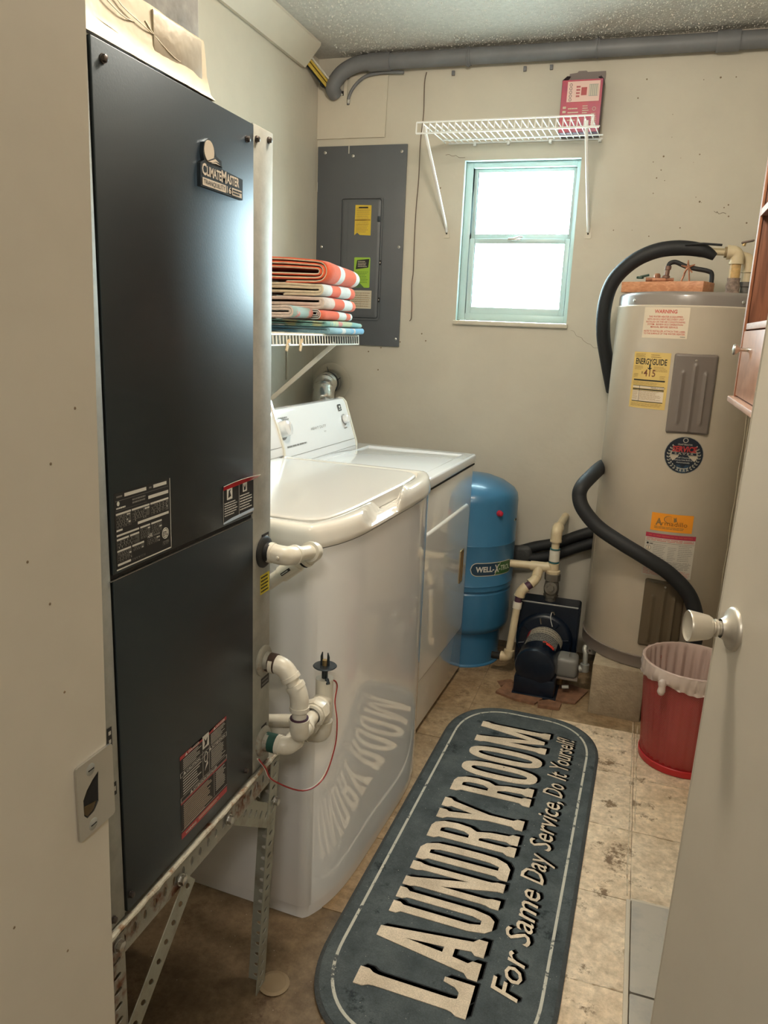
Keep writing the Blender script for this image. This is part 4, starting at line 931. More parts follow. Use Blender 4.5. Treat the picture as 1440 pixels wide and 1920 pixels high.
for k in range(5): b.prism([circ(x0+.035, z1-.070+.013*k, .0055, 10), circ(x0+.035, z1-.070+.013*k, .004, 10)[::-1]], Fx, .0004, .0008, m_black_ink)
b.lines(Fx, x0+.056, z1-.064, x0+.072, z1-.02, 4, .0007, m_lr); b.lines(Fx, x0+.010, z1-.12, x0+.024, z1-.09, 2, .0007, m_cl); b.lines(Fx, x0+.030, z1-.15, x0+.075, z1-.095, 4, .0007, m_cl, .3); b.lines(Fx, x0+.085, z1-.13, x0+.11, z1-.09, 5, .0007, m_cl, .4)
b.prism([circ(x1-.025, z1-.105, .007, 12), circ(x1-.025, z1-.105, .0055, 12)[::-1]], Fx, .0004, .0008, m_cl); b.lines(Fx, x1-.035, z1-.16, x1-.012, z1-.118, 6, .0007, m_cl, .25)
b.build('printed_label', rb_)

# ================================================================== TOWEL SHELF (on left wall)
tsf = thing('wire_shelf', 'white wire shelf on left wall carrying folded towels above the dryer', 'wire shelf', (XL, 2.55, 1.36)); ot = tsf.location
zt, xf_, ye = 1.372, -1.118, 3.035
m_wc = M('cream_vinyl_wire', (.80, .76, .66), .35)
for (x, z, r) in ((xf_, zt, .0032), (xf_+.002, zt-.034, .0032), (-1.29, zt-.005, .0028), (XL+.006, zt-.002, .0030)):
    b = B(ot); b.tube([(x, 2.0, z), (x, ye, z)], r, m_wc, 6); b.build('support_rod', tsf)
y = ye-.003
while y > 2.02:
    b = B(ot); b.tube([(XL+.004, y, zt+.002), (xf_-.003, y, zt+.003), (xf_, y, zt), (xf_+.003, y, zt-.034)], .0023, m_wc, 6); b.build('wire', tsf); y -= .0252
b = B(ot); b.tube([(xf_, ye, zt), (xf_+.002, ye, zt-.034)], .0032, m_wc, 6); b.build('end_wire', tsf)
for yy in (2.80, 2.12):
    b = B(ot); b.box((-.005, -.008, -.20), (.005, .008, .20), m_wc, .002) if False else None
    P0, P1 = Vector((xf_-.008, yy, zt-.030)), Vector((XL+.004, yy, 1.045)); d = (P1-P0); L = d.length; q = d.to_track_quat('Z', 'Y').to_matrix()
    b.box((-.0035, -.009, -L/2), (.0035, .009, L/2), m_wc, .002, rot=q)
    for i in range(len(b.v)): b.v[i] += (P0+P1)/2
    stt = b.build('strut', tsf)
    b = B(ot); b.box((XL+.0005, yy-.012, 1.025), (XL+.005, yy+.012, 1.065), m_wc, .001); b.build('strut_plate', stt)
# wall strap seen below the shelf
b = B(ot); b.box((XL+.001, 3.10, 1.17), (XL+.006, 3.125, 1.345), m_trim, .001); b.build('wall_bracket', tsf)
def pin(y, tilt, lab):
    t = thing('clothespin', lab, 'clothespin', (xf_+.007, y, zt-.034))
    for s_ in (-1, 1):
        b = B(); b.box((-.0025, -.003, -.022), (.0025, .003, .022), wood('pin_wood', (.62, .45, .26), (.72, .55, .34), (30, 30, 4)), .001, rot=Matrix.Rotation(tilt+s_*.10, 3, 'X') @ Matrix.Rotation(s_*.08, 3, 'Y'))
        for i in range(len(b.v)): b.v[i] += Vector((0, s_*.0036, 0))
        b.build('prong', t)
    b = B(); b.tube([(.004, -.006, .004), (.006, 0, .0045), (.004, .006, .004)], .0016, m_steel, 6); b.build('spring', t)
pin(2.35, -.55, 'wooden clothespin on towel shelf lip nearer the black cabinet'); pin(2.455, -.35, 'wooden clothespin on towel shelf lip nearer the breaker panel')

# towels
def towel(name, label, z0, z1, bands, turns, edge, x0=-1.455, x1=-1.118, y0=2.70, y1=3.02, puff=0, wav=.003, ph=0, skew=0, inner=None, thf=.86, slope=0):
    o = Vector(((x0+x1)/2, (y0+y1)/2, z0)); h = z1-z0; hb = h/2; A = (x1-x0)/2; c = A-hb
    th = h/(2*turns+1.0)*thf; pitch = h/(2*turns+1.0); N = int(turns*26); path = []
    for i in range(N+1):
        f = i/26; a = -math.pi/2+2*math.pi*f; r = max(th*.55, hb-th/2-pitch*f)
        sx_ = math.cos(a); cc = c*math.tanh(sx_*6)
        path.append(Vector((cc+r*math.cos(a)-(A-hb-c), 0, r*math.sin(a))))
    ys_ = []
    for (ya_, yb_, mt) in bands: ys_.append((y0+(y1-y0)*ya_, y0+(y1-y0)*yb_, mt))
    b = B(o)
    def P(i, s, y):
        p = path[i]; t = (path[min(i+1, N)]-path[max(i-1, 0)]).normalized(); n_ = Vector((-t.z, 0, t.x)); q = p+n_*s*th/2
        ty = (y-y0)/(y1-y0); e = math.sin(math.pi*min(1, max(0, ty)))
        x = q.x+(x0+x1)/2; z = q.z+(z0+z1)/2
        u = (q.z/hb+1)/2
        z += puff*e*u-slope*ty*u+wav*math.sin(q.x*34+ph+y*9)*u+skew*(x-x0)*u
        edge_r = .012*max(0, 1-min(ty, 1-ty)/.08)**2
        return Vector((x-edge_r*(1 if q.x > 0 else 0)+.006*math.sin(y*21+ph)*(q.x > 0), y, z))
    for (ya_, yb_, mt) in ys_:
        ns = max(1, int((yb_-ya_)/.014))
        for s in (1, -1):
            mm = mt if s == -1 or inner is None else inner
            V = [P(i, s, ya_+(yb_-ya_)*k/ns) for k in range(ns+1) for i in range(N+1)]
            b.add(V, [[k*(N+1)+i, k*(N+1)+i+1, (k+1)*(N+1)+i+1, (k+1)*(N+1)+i] for k in range(ns) for i in range(N)], mm, True)
    for yy, sg in ((y0, -1), (y1, 1)):
        V = [P(i, s, yy)+Vector((0, sg*(.0022 if s == 0 else 0), 0)) for i in range(N+1) for s in (1, 0, -1)]
        F = []
        for i in range(N): F += [[3*i, 3*i+1, 3*i+4, 3*i+3], [3*i+1, 3*i+2, 3*i+5, 3*i+4]]
        b.add(V, F[0::2], edge, True); b.add(V, F[1::2], bands[0][2] if edge is t_cr and inner is t_or else edge, True)
    for i in (0, N):
        V = [P(i, s, yy) for yy in (y0, y1) for s in (1, -1)]; b.add(V, [[0, 1, 3, 2]], bands[0][2])
    o_ = b.build(name, keepn=True); tag(o_, label, 'towel', 'folded towels on the wire shelf'); return o_
def terry(n, c, c2=None, sc=30): return M(n, c, .95, var=0 if c2 else .10, vscale=sc, col2=c2, mask=(.48, .55), bump=.9, bscale=420, sheen=.3)
t_or = terry('orange_terry', (.80, .115, .035)); t_wh = terry('white_terry', (.72, .72, .68)); t_cr = terry('cream_terry', (.72, .60, .42)); t_pk = terry('pinkish_terry', (.70, .55, .47))
t_mar = terry('maroon_terry', (.25, .025, .03)); t_tl = terry('teal_terry', (.22, .46, .42), (.52, .55, .30), 10); t_bl = terry('blue_terry', (.16, .42, .62), (.30, .52, .60), 14); t_co = terry('coral_terry', (.75, .20, .14), (.35, .47, .42), 13)
t_dk = terry('dark_teal_terry', (.03, .10, .14))
bnd = lambda *a: a
towel('towel', 'thick orange and white striped towel on top of the folded stack', 1.556, 1.656, bnd((0, .36, t_or), (.36, .53, t_wh), (.53, .84, t_or), (.84, 1, t_wh)), 2.95, t_cr, puff=.004, ph=1, skew=-.02, inner=t_or, x1=-1.108, thf=.6, slope=.028, wav=.005)
towel('towel', 'cream rolled towel with orange stripes, directly under the top orange towel', 1.511, 1.560, bnd((0, .25, t_wh), (.25, .52, t_or), (.52, .78, t_wh), (.78, 1, t_or)), 1.95, t_cr, inner=t_cr, x1=-1.126, ph=2)
towel('towel', 'pinkish cream folded towel with orange stripes in the middle of the stack', 1.463, 1.513, bnd((0, .28, t_pk), (.28, .53, t_or), (.53, .78, t_wh), (.78, 1, t_or)), 1.45, t_pk, inner=t_pk, x1=-1.116, ph=3)
towel('towel', 'coral and maroon edged striped towel, fourth from top of the stack', 1.4265, 1.465, bnd((0, .05, t_or), (.05, .42, t_or), (.42, .66, t_wh), (.66, .86, t_or), (.86, 1, t_wh)), 2.45, t_wh, inner=t_mar, x1=-1.126, ph=4, thf=.6)
tw5 = towel('towel', 'teal and coral beach towel folded above the bottom blue towel', 1.4025, 1.4235, bnd((0, .30, t_tl), (.30, .42, t_co), (.42, 1, t_tl)), 1.45, t_tl, x0=-1.44, x1=-1.098, y0=2.665, y1=3.045, inner=t_tl, ph=2.2, wav=.004)
towel('towel', 'coral patterned bundle of towel folds at the near side of the stack', 1.428, 1.474, bnd((0, 1, t_co)), 1.95, t_pk, x0=-1.455, x1=-1.168, y0=2.55, y1=2.70, inner=t_co, ph=.5)
towel('towel', 'blue striped towel at the bottom of stack drooping over the shelf lip', 1.3765, 1.404, bnd((0, .22, t_bl), (.22, .3, t_wh), (.3, .55, t_bl), (.55, .62, t_pk), (.62, 1, t_bl)), 2.45, t_bl, x0=-1.45, x1=-1.078, y0=2.68, y1=3.03, inner=t_dk, ph=5, wav=.002)

# ================================================================== BLUE PRESSURE TANK
TC = Vector((-.632, 3.187, 0)); tr_ = .2
tk = thing('pressure_tank', 'tall blue well pressure tank between dryer and pump', 'tank', TC)
b = B(TC); pr = [(.158, .0), (.163, .004), (.166, .13), (.168, .15), (.180, .158), (.192, .172), (.197, .19), (tr_-.004, .30), (tr_-.004, .335), (tr_-.010, .342), (tr_-.010, .347), (tr_-.001, .352), (tr_, .362), (tr_, .372), (tr_+.0018, .375), (tr_, .378), (tr_, .545), (tr_+.0018, .549), (tr_, .553), (tr_, .725), (tr_-.004, .748), (tr_-.018, .768), (.14, .795), (.09, .813), (.04, .822), (0, .824)]
b.lathe(pr, TC, (0, 0, 1), m_tank, 56); b.build('tank_body', tk)
b = B(TC); b.lathe([(.165, .001), (.172, .001), (.172, .006), (.165, .012)], TC, (0, 0, 1), m_tank, 48); b.build('base_ring', tk)
a0 = R_(47); Ft = Cy(TC, tr_, a0, .452)
def stad(u0, u1, h, n=8):
    P = []
    for k in range(n+1): a = -math.pi/2+math.pi*k/n; P.append((u1-h+h*math.cos(a), h*math.sin(a)))
    for k in range(n+1): a = math.pi/2+math.pi*k/n; P.append((u0+h+h*math.cos(a), h*math.sin(a)))
    return P
def capsule(b, F_, u0, u1, h, w, mat, ua=None, ub=None):
    n = 40; V = []
    for i in range(n+1):
        u = u0+(u1-u0)*i/n; e = h
        if u < u0+h: e = math.sqrt(max(0, h*h-(u0+h-u)**2))
        if u > u1-h: e = math.sqrt(max(0, h*h-(u-u1+h)**2))
        V += [F_.p(u, -e, w), F_.p(u, e, w)]
    b.add(V, [[2*i, 2*i+2, 2*i+3, 2*i+1] for i in range(n)], mat)
b = B(TC); capsule(b, Ft, -.110, .110, .029, .0008, m_cl); capsule(b, Ft, -.107, .107, .026, .0012, M('deep_blue_label', (.012, .045, .085), .4))
n = 14; V = []
for i in range(n+1):
    u = .012+.083*i/n+0; V += [Ft.p(max(u, .0)-.0, -.0255 if u < .081 else -.0255*math.sqrt(max(0, 1-((u-.081)/.026)**2)), .0016), Ft.p(u, .0255 if u < .081 else .0255*math.sqrt(max(0, 1-((u-.081)/.026)**2)), .0016)]
b.add(V, [[2*i, 2*i+2, 2*i+3, 2*i+1] for i in range(n)], M('label_green', (.03, .11, .03), .4))
b.add([Ft.p(-.002, -.0255, .002), Ft.p(.001, -.0255, .002), Ft.p(.029, .0255, .002), Ft.p(.026, .0255, .002)], [[0, 1, 2, 3]], m_cl)
b.add([Ft.p(.001, -.0255, .0018), Ft.p(.014, -.0255, .0018), Ft.p(.029, .0255, .0018)], [[0, 1, 2]], M('label_green', (.03, .11, .03), .4))
b.text(Ft, 'WELL-', -.087, -.010, .022, .0024, m_white_ink, width=.083, bold=.035); b.text(Ft, 'X', -.003, -.014, .032, .0026, m_white_ink, width=.024, bold=.03); b.text(Ft, '-', .021, -.010, .022, .0024, m_white_ink, width=.007, bold=.03)
b.text(Ft, 'TROL', .029, -.010, .022, .0024, M('pale_green_ink', (.62, .68, .50), .5), width=.060, bold=.02)
b.build('label', tk)
b = B(TC); ar = R_(47); q = TC+Vector((math.sin(ar)*tr_, -math.cos(ar)*tr_, .690)); b.lathe([(.013, -.002), (.013, .006), (.010, .008), (.010, .016), (.006, .019), (0, .019)], q, (math.sin(ar), -math.cos(ar), 0), M('red_cap', (.45, .02, .05), .35), 16); b.build('valve_cap', tk)
b = B(TC); F2 = Cy(TC, tr_, R_(84), .645); b.rect(F2, -.02, -.004, .02, .004, .0006, m_rust); b.lathe([(0, .004), (.004, .003), (.005, 0)], F2.p(0, 0, 0), (1, 0, 0), m_dark, 8); b.build('rust_scratch', tk)

# ================================================================== WATER HEATER
HC = Vector((.163, 3.107, 0)); HR = .272
wh = thing('water_heater', 'tall beige-grey electric water heater raised on concrete blocks', 'water heater', HC)
b = B(HC); b.lathe([(.0, .207), (HR-.012, .207), (HR-.004, .210), (HR-.003, .250), (HR, .254), (HR, 1.512), (HR+.002, 1.515), (HR+.002, 1.519), (HR-.002, 1.522)], HC, (0, 0, 1), m_heat, 72); b.build('tank_jacket', wh)
b = B(HC); b.lathe([(HR-.006, .2075), (HR+.002, .208), (HR+.002, .248), (HR+.0035, .250), (HR+.0035, .253), (HR, .255)], HC, (0, 0, 1), m_heatd, 72); b.build('base_band', wh)
b = B(HC); b.lathe([(HR-.003, 1.520), (HR-.003, 1.553), (HR-.006, 1.560), (HR-.014, 1.566), (HR-.03, 1.568), (0, 1.570)], HC, (0, 0, 1), M('grey_brown_lid', (.24, .21, .19), .3, coat=.3), 72); b.build('top_cap', wh)
for a in (-52, 30):
    b = B(HC); d = Vector((math.sin(R_(a)), -math.cos(R_(a)), 0)); b.lathe([(0, .004), (.004, .003), (.006, 0)], HC+d*(HR-.003)+Vector((0, 0, 1.537)), d, m_steel, 10); b.build('screw', wh)
def hlab(name, a0_, a1_, z0, z1, base, w=.0006, r=.002):
    F_ = Cy(HC, HR, R_((a0_+a1_)/2), z0); U = R_((a1_-a0_)/2)*HR; b = B(HC); b.rect(F_, -U, 0, U, z1-z0, w, base); return b, F_, U, z1-z0
AO = 0
m_wl = M('cream_warning_label', (.70, .60, .46), .5); m_wr = M('faded_red_ink', (.55, .08, .06), .5)
b, F_, U, H_ = hlab('w', -39.5, -6, 1.411, 1.515, m_wl)
b.text(F_, 'WARNING', 0, H_*.80, .0115, .001, m_wr, width=.078, bold=.025, align='C')
for i, (s_, wd) in enumerate((('THIS WATER HEATER IS EQUIPPED', .118), ('WITH AN ECU HEAT RECOVERY UNIT', .128), ('INSTALLED ON THE AIR CONDITIONING', .136), ('SYSTEM.  REVIEW ECU OPERATION', .124), ('MANUAL BEFORE SERVICE.', .096))):
    b.text(F_, s_, 0, H_*(.66-.083*i), .0058, .001, m_wr, width=wd, bold=.012, align='C')
b.text(F_, 'NOTE TO INSTALLER: ATTACH THIS LABEL', 0, H_*.195, .0058, .001, m_wr, width=.146, bold=.012, align='C'); b.text(F_, 'TO THE SURFACE OF THE WATER HEATER.', 0, H_*.115, .0058, .001, m_wr, width=.146, bold=.012, align='C')
b.lines(F_, U-.022, .004, U-.004, .008, 1, .001, m_dim_ink); b.build('warning_label', wh)
b, F_, U, H_ = hlab('e', -44.3, -15, 1.168, 1.362, M('yellow_energy_label', (.66, .47, .15), .5))
b.text(F_, 'ENERGYGUIDE', 0, H_*.785, .0200, .001, m_black_ink, width=.118, bold=.022, align='C')
b.rect(F_, -.003, H_*.72, .003, H_*.79, .0013, m_black_ink); b.add([F_.p(-.010, H_*.725, .0013), F_.p(0, H_*.69, .0013), F_.p(.010, H_*.725, .0013)], [[0, 1, 2]], m_black_ink)
b.text(F_, '$', -.030, H_*.615, .008, .001, m_black_ink); b.text(F_, '415', -.021, H_*.575, .024, .001, M('brown_ink', (.16, .05, .02), .5), width=.044, bold=.01)
for q in ((.49, .515), (.33, .35), (.315, .322)): b.rect(F_, -U+.010, H_*q[0], U-.010, H_*q[1], .001, m_black_ink)
b.rect(F_, -U+.010, H_*.36, U-.010, H_*.395, .0009, m_wl); b.rect(F_, -U+.010, H_*.13, U-.010, H_*.315, .0009, m_wl); b.text(F_, 'YEARLY COST', .012, H_*.362, .0055, .0012, m_black_ink, width=.052)
b.rect(F_, -U+.010, H_*.397, U-.010, H_*.405, .0012, m_black_ink); b.rect(F_, -U+.010, H_*.115, U-.010, H_*.128, .0012, m_black_ink); b.rect(F_, -U+.038, H_*.13, -U+.0395, H_*.40, .0013, m_black_ink)
for q in ((-U+.008, .90, -.01, .975, 3), (.0, .90, U-.025, .975, 2), (-U+.008, .68, -.02, .76, 3), (.015, .66, U-.006, .76, 4), (-U+.008, .54, -U+.03, .62, 3), (U-.030, .52, U-.008, .60, 3), (-U+.008, .42, U-.008, .475, 4), (-U+.012, .15, -U+.036, .31, 7), (-U+.042, .15, U-.015, .31, 8), (-U+.008, .03, U-.008, .10, 4)):
    b.lines(F_, q[0], H_*q[1], q[2], H_*q[3], q[4], .0014, m_bronze, .28)
b.build('energy_label', wh)
# access covers with pressed ribs
def cover(a0_, a1_, z0, z1, mat, name, ribs):
    am = R_((a0_+a1_)/2); U = R_((a1_-a0_)/2)*HR; F_ = Cy(HC, HR, am, z0); H_ = z1-z0; b = B(HC)
    n = 20; loops = []
    for ins, w in ((0, .0005), (.001, .006), (.004, .0095), (.009, .0105)):
        loops.append([F_.p(u, v, w) for u, v in rrect(-U+ins, ins, U-ins, H_-ins, .008, 4)])
    loft(b, loops, mat)
    # grid face
    V, F = [], []; nu, nv = 30, 44
    for j in range(nv+1):
        for i in range(nu+1):
            u = -U+.009+(2*U-.018)*i/nu; v = .009+(H_-.018)*j/nv; w = .0105
            for (ru, v0, v1) in ribs:
                du = (u-ru*U); dv = max(0, v0*H_-v, v-v1*H_); d = math.sqrt(du*du+dv*dv)
                w += .0065*math.exp(-(d/.0042)**2)
            V.append(F_.p(u, v, w))
    for j in range(nv):
        for i in range(nu): k = j*(nu+1)+i; F.append([k, k+1, k+nu+2, k+nu+1])
    b.add(V, F, mat, True); c = b.build(name, wh)
    b = B(HC); q = F_.p(.0, H_-.022, .010); b.lathe([(0, .003), (.003, .0025), (.0045, 0)], q, (math.sin(am), -math.cos(am), 0), m_steel, 10); b.build('screw', c)
m_cov = M('brown_grey_cover', (.175, .145, .125), .42)
cover(-12.6, 16.8, 1.092, 1.364, m_cov, 'access_cover', ((-.50, .15, .76), (.02, .05, .86), (.50, .15, .76)))
cover(-13.4, 16.2, .300, .560, M('brown_cover', (.115, .085, .05), .45), 'access_cover', ((-.50, .10, .76), (.02, .10, .86), (.50, .10, .76)))
# round badge
F_ = Cy(HC, HR, R_(2.3), 1.019); b = B(HC); m_sv = M('silver_ink', (.50, .47, .40), .35, metal=.5); m_nb = M('navy_badge', (.012, .018, .03), .35)
def disc(b, F_, r, w, mat, cu=0, cv=0, n=28, r2=None):
    r2 = r2 or r; V = [F_.p(cu, cv, w)]; V += [F_.p(cu+r*math.cos(2*math.pi*k/n), cv+r2*math.sin(2*math.pi*k/n), w) for k in range(n)]
    b.add(V, [[0, 1+k, 1+(k+1) % n] for k in range(n)], mat)
disc(b, F_, .0655, .0006, m_sv); disc(b, F_, .0630, .0012, m_nb)
for s_ in (-1, 1):
    for k in range(13):
        a = R_(-112+12.5*k) if s_ > 0 else R_(180+112-12.5*k); cu, cv = .0495*math.cos(a), .0495*math.sin(a)-.002
        t = a+math.pi/2*s_; L = .0105 if k < 10 else .0075
        for o_ in (-.7, .7):
            d = Vector((math.cos(t+o_), math.sin(t+o_))); e = Vector((-d.y, d.x))*.0028; c0 = Vector((cu, cv))
            b.add([F_.p(c0.x, c0.y, .0018), F_.p((c0+d*L*.5+e).x, (c0+d*L*.5+e).y, .0018), F_.p((c0+d*L).x, (c0+d*L).y, .0018), F_.p((c0+d*L*.5-e).x, (c0+d*L*.5-e).y, .0018)], [[0, 1, 2, 3]], m_sv)
disc(b, F_, .009, .0018, m_sv, 0, .052); disc(b, F_, .006, .0022, m_nb, 0, .052)
b.text(F_, 'CRAFTMASTER', 0, .0345, .0055, .002, m_sv, width=.048, bold=.02, align='C')
b.text(F_, 'SERVICE', 0, .012, .0185, .0024, M('badge_red', (.42, .04, .04), .4), width=.080, bold=.04, shear=.1, align='C')
b.rect(F_, -.042, .0005, .042, .0095, .002, m_sv); b.rect(F_, -.040, .0012, .040, .0088, .0023, m_nb); b.text(F_, 'S A V E R', 0, .0022, .0058, .0026, m_sv, width=.062, bold=.03, align='C')
for i, (s_, wd) in enumerate((('Self Cleaning', .042), ('Reduces Lime Build-up', .060), ('Automatically', .044))): b.text(F_, s_, 0, -.011-.0085*i, .0052, .002, m_white_ink, width=wd, align='C')
b.add([F_.p(-.022, -.034, .0018), F_.p(.022, -.034, .0018), F_.p(.010, -.062, .0018), F_.p(-.010, -.062, .0018)], [[0, 1, 2, 3]], M('badge_blue', (.02, .05, .09), .4))
b.build('round_badge', wh)
# orange card: word and a small armoured animal outline
b, F_, U, H_ = hlab('o', -14.6, 15.2, .741, .806, M('orange_label', (.90, .33, .02), .5))
b.text(F_, 'A', -.055, .022, .024, .0012, m_bronze, width=.022, bold=.035); b.text(F_, 'rmadillo', -.034, .022, .0165, .0012, M('dark_orange_ink', (.22, .075, .01), .5), width=.086, bold=-.005); 
disc(b, F_, .0165, .0010, m_bronze, -.012, .045, 20, .013); disc(b, F_, .0150, .0013, M('orange_label', (.9, .33, .02), .5), -.010, .045, 20, .0115)
for k in range(4): b.rect(F_, -.020+.005*k, .036, -.0192+.005*k, .054, .0016, m_bronze)
b.add([F_.p(.006, .036, .0013), F_.p(.016, .040, .0013), F_.p(.012, .056, .0013), F_.p(.008, .050, .0013), F_.p(.003, .055, .0013)], [[0, 1, 2, 3, 4]], m_bronze)
b.lines(F_, -.058, .008, .045, .018, 2, .0012, m_bronze, .4, .1); b.build('orange_label', wh)
b, F_, U, H_ = hlab('r', -17.2, 18.8, .571, .731, M('white_spec_label', (.58, .53, .45), .55), .0009)
b.rect(F_, -U, H_*.90, U, H_, .0012, M('crimson_band', (.42, .03, .07), .45)); b.lines(F_, -U+.01, H_*.92, U-.01, H_*.98, 1, .0014, m_wr, .4)
b.lines(F_, -U+.004, H_*.82, U-.004, H_*.89, 2, .0012, m_wr, .35, .05); b.rect(F_, -U+.002, H_*.795, U-.002, H_*.80, .0012, m_black_ink)
disc(b, F_, .004, .0014, m_black_ink, -U+.010, H_*.755); disc(b, F_, .009, .0012, m_black_ink, -U+.014, H_*.65); disc(b, F_, .008, .0014, m_wl, -U+.014, H_*.65); b.rect(F_, -U+.0132, H_*.61, -U+.0148, H_*.69, .0016, m_black_ink)
b.text(F_, 'AME', -U+.015, H_*.735, .005, .0014, m_black_ink, bold=.02)
b.lines(F_, -U+.030, H_*.40, -.01, H_*.76, 9, .0012, m_dim_ink, .22); b.lines(F_, -.005, H_*.40, .025, H_*.72, 8, .0012, m_dim_ink, .22); b.lines(F_, .03, H_*.40, U-.004, H_*.78, 9, .0012, m_dim_ink, .22); b.lines(F_, -U+.005, H_*.20, U-.005, H_*.38, 6, .0012, m_dim_ink, .3, .1); b.lines(F_, -U+.005, H_*.03, U-.005, H_*.18, 5, .0012, m_wr, .25, .15)
b.build('spec_label', wh)
b = B(HC); F_ = Cy(HC, HR, R_(-72), .45); b.tube([F_.p(.004*math.sin(k*1.7), k*.025, .0005) for k in range(12)], .0007, m_cl, 4); F_ = Cy(HC, HR, R_(48), .25); b.tube([F_.p(.003*math.sin(k*1.3), k*.04, .0005) for k in range(24)], .0010, m_cl, 4); F_ = Cy(HC, HR, R_(51.5), .25); b.tube([F_.p(.003*math.sin(k*1.1), k*.04, .0005) for k in range(24)], .0008, m_cl, 4)
b.build('wavy_line', wh)  # thin pale wavy lines running up the jacket
# pipe fittings on top right
b = B(HC); x, y, z = .290, 3.12, 1.568
b.lathe([(.024, 0), (.026, .01), (.022, .02), (.025, .035), (.021, .05), (.023, .062), (0, .062)], (x-.012, y-.02, z), (0, 0, 1), M('scaly_fitting', (.27, .20, .16), .8, var=.5, vscale=60, bump=1, bscale=60), 14); b.build('scaled_nipple', wh)
b = B(HC); b.lathe([(.030, 0), (.028, .008), (.018, .014), (.018, .035), (.024, .036), (.024, .052), (0, .052)], (x+.035, y+.02, z), (0, 0, 1), M('grey_fitting', (.16, .145, .125), .6, bump=.6, bscale=70), 14); b.build('nipple', wh)
b = B(HC); b.tube([(x-.012, y-.02, z+.062), (x-.012, y-.02, z+.115)], .0185, M('amber_pipe', (.62, .40, .16), .4, var=.25, vscale=40), 16)
fitting(b, (x-.012, y-.02, z+.1), (x-.012, y-.02, z+.150), (x-.10, y-.02, z+.150), .0235, m_cpvc, .040, .034); b.build('elbow', wh)
b = B(HC); fitting(b, (x+.035, y+.02, z+.06), (x+.035, y+.02, z+.13), (x-.03, y+.02, z+.14), .022, m_cpvc, .045, .03); b.tube([(x+.035, y+.02, z+.05), (x+.035, y+.02, z+.10)], .018, m_cpvc, 14); b.build('elbow', wh)
b = B(HC); b.tube([(.085, y-.03, z+.158), (.20, y-.022, z+.152), (.275, y-.02, z+.150)], .0125, m_cpvc, 14); b.tube([(.235, y-.02, z+.150), (.262, y-.02, z+.150)], .019, M('brass_dull', (.30, .23, .13), .5, metal=.4), 12); b.build('pipe', wh)
b = B(HC); b.tube([(x+.005, y-.02, z+.172), (x+.008, y-.02, z+.185)], .006, m_brass, 8); b.box((x-.004, y-.030, z+.183), (x+.038, y-.010, z+.190), M('valve_lever', (.20, .15, .13), .5, metal=.5), .004, 2, Matrix.Rotation(R_(-12), 3, 'Y')); b.build('lever', wh)

# insulated hoses
hz = 1.718
b = B((0, 3.1, 1.5)); b.tube([(.205, 3.085, 1.700), (.16, 3.085, 1.722), (.08, 3.088, 1.730), (.0, 3.09, 1.718), (-.075, 3.10, 1.680), (-.135, 3.12, 1.615), (-.158, 3.14, 1.53), (-.155, 3.17, 1.42), (-.13, 3.21, 1.31), (-.10, 3.26, 1.20)], [.013, .024, .027, .027, .027, .027, .027, .0265, .026, .026], m_foam, 18, sub=6)
tag(b.build('insulated_hose'), 'thick black foam covered hose arching over the top of the water heater', 'hose')
b = B((.1, 3.1, 1.73)); b.tube([(.10, 3.06, 1.738), (.16, 3.058, 1.742), (.222, 3.06, 1.738)], .004, m_foam, 8)
tag(b.build('foam_strip'), 'thin split strip of black foam lying along the pipe on heater', 'foam')
b = B((0, 2.83, .8)); b.tube([(-.06, 3.30, .90), (-.10, 3.10, .915), (-.128, 2.93, .905), (-.158, 2.85, .872), (-.163, 2.835, .835), (-.142, 2.825, .79), (-.085, 2.815, .735), (.0, 2.80, .69), (.09, 2.79, .648), (.175, 2.795, .60), (.245, 2.80, .535), (.280, 2.80, .46), (.29, 2.80, .38), (.28, 2.80, .30)], .0265, m_foam, 18, sub=6)
tag(b.build('insulated_hose'), 'black foam covered hose sweeping across the front of the water heater', 'hose')
for k, (dz, dy, lab) in enumerate(((.030, .0, 'black foam pipe, upper of the two behind pump elbow'), (-.022, -.012, 'black foam pipe, lower of the two behind pump elbow'))):
    b = B((-.3, DB-.03, .5)); b.tube([(-.62, DB-.030, .395+dz*.4), (-.46, DB-.030, .430+dz*.5), (-.36, DB-.028+dy, .452+dz), (-.27, DB-.028+dy, .480+dz), (-.17, DB-.028+dy, .53+dz), (-.04, DB-.028+dy, .585+dz)], .024, m_foam, 14, sub=5)
    tag(b.build('insulated_pipe'), lab, 'pipe')
b = B((-.42, DB-.04, .43)); b.box((-.05, -.028, -.045), (.05, .022, .045), M('grey_tape_wrap', (.05, .05, .048), .55, bump=.8, bscale=40), .02, 3, Matrix.Rotation(R_(-8), 3, 'Y'))
for i in range(len(b.v)): b.v[i] += Vector((-.42, DB-.034, .437))
tag(b.build('tape_wrap'), 'grey tape bundle around the foam pipes right of blue tank', 'tape')
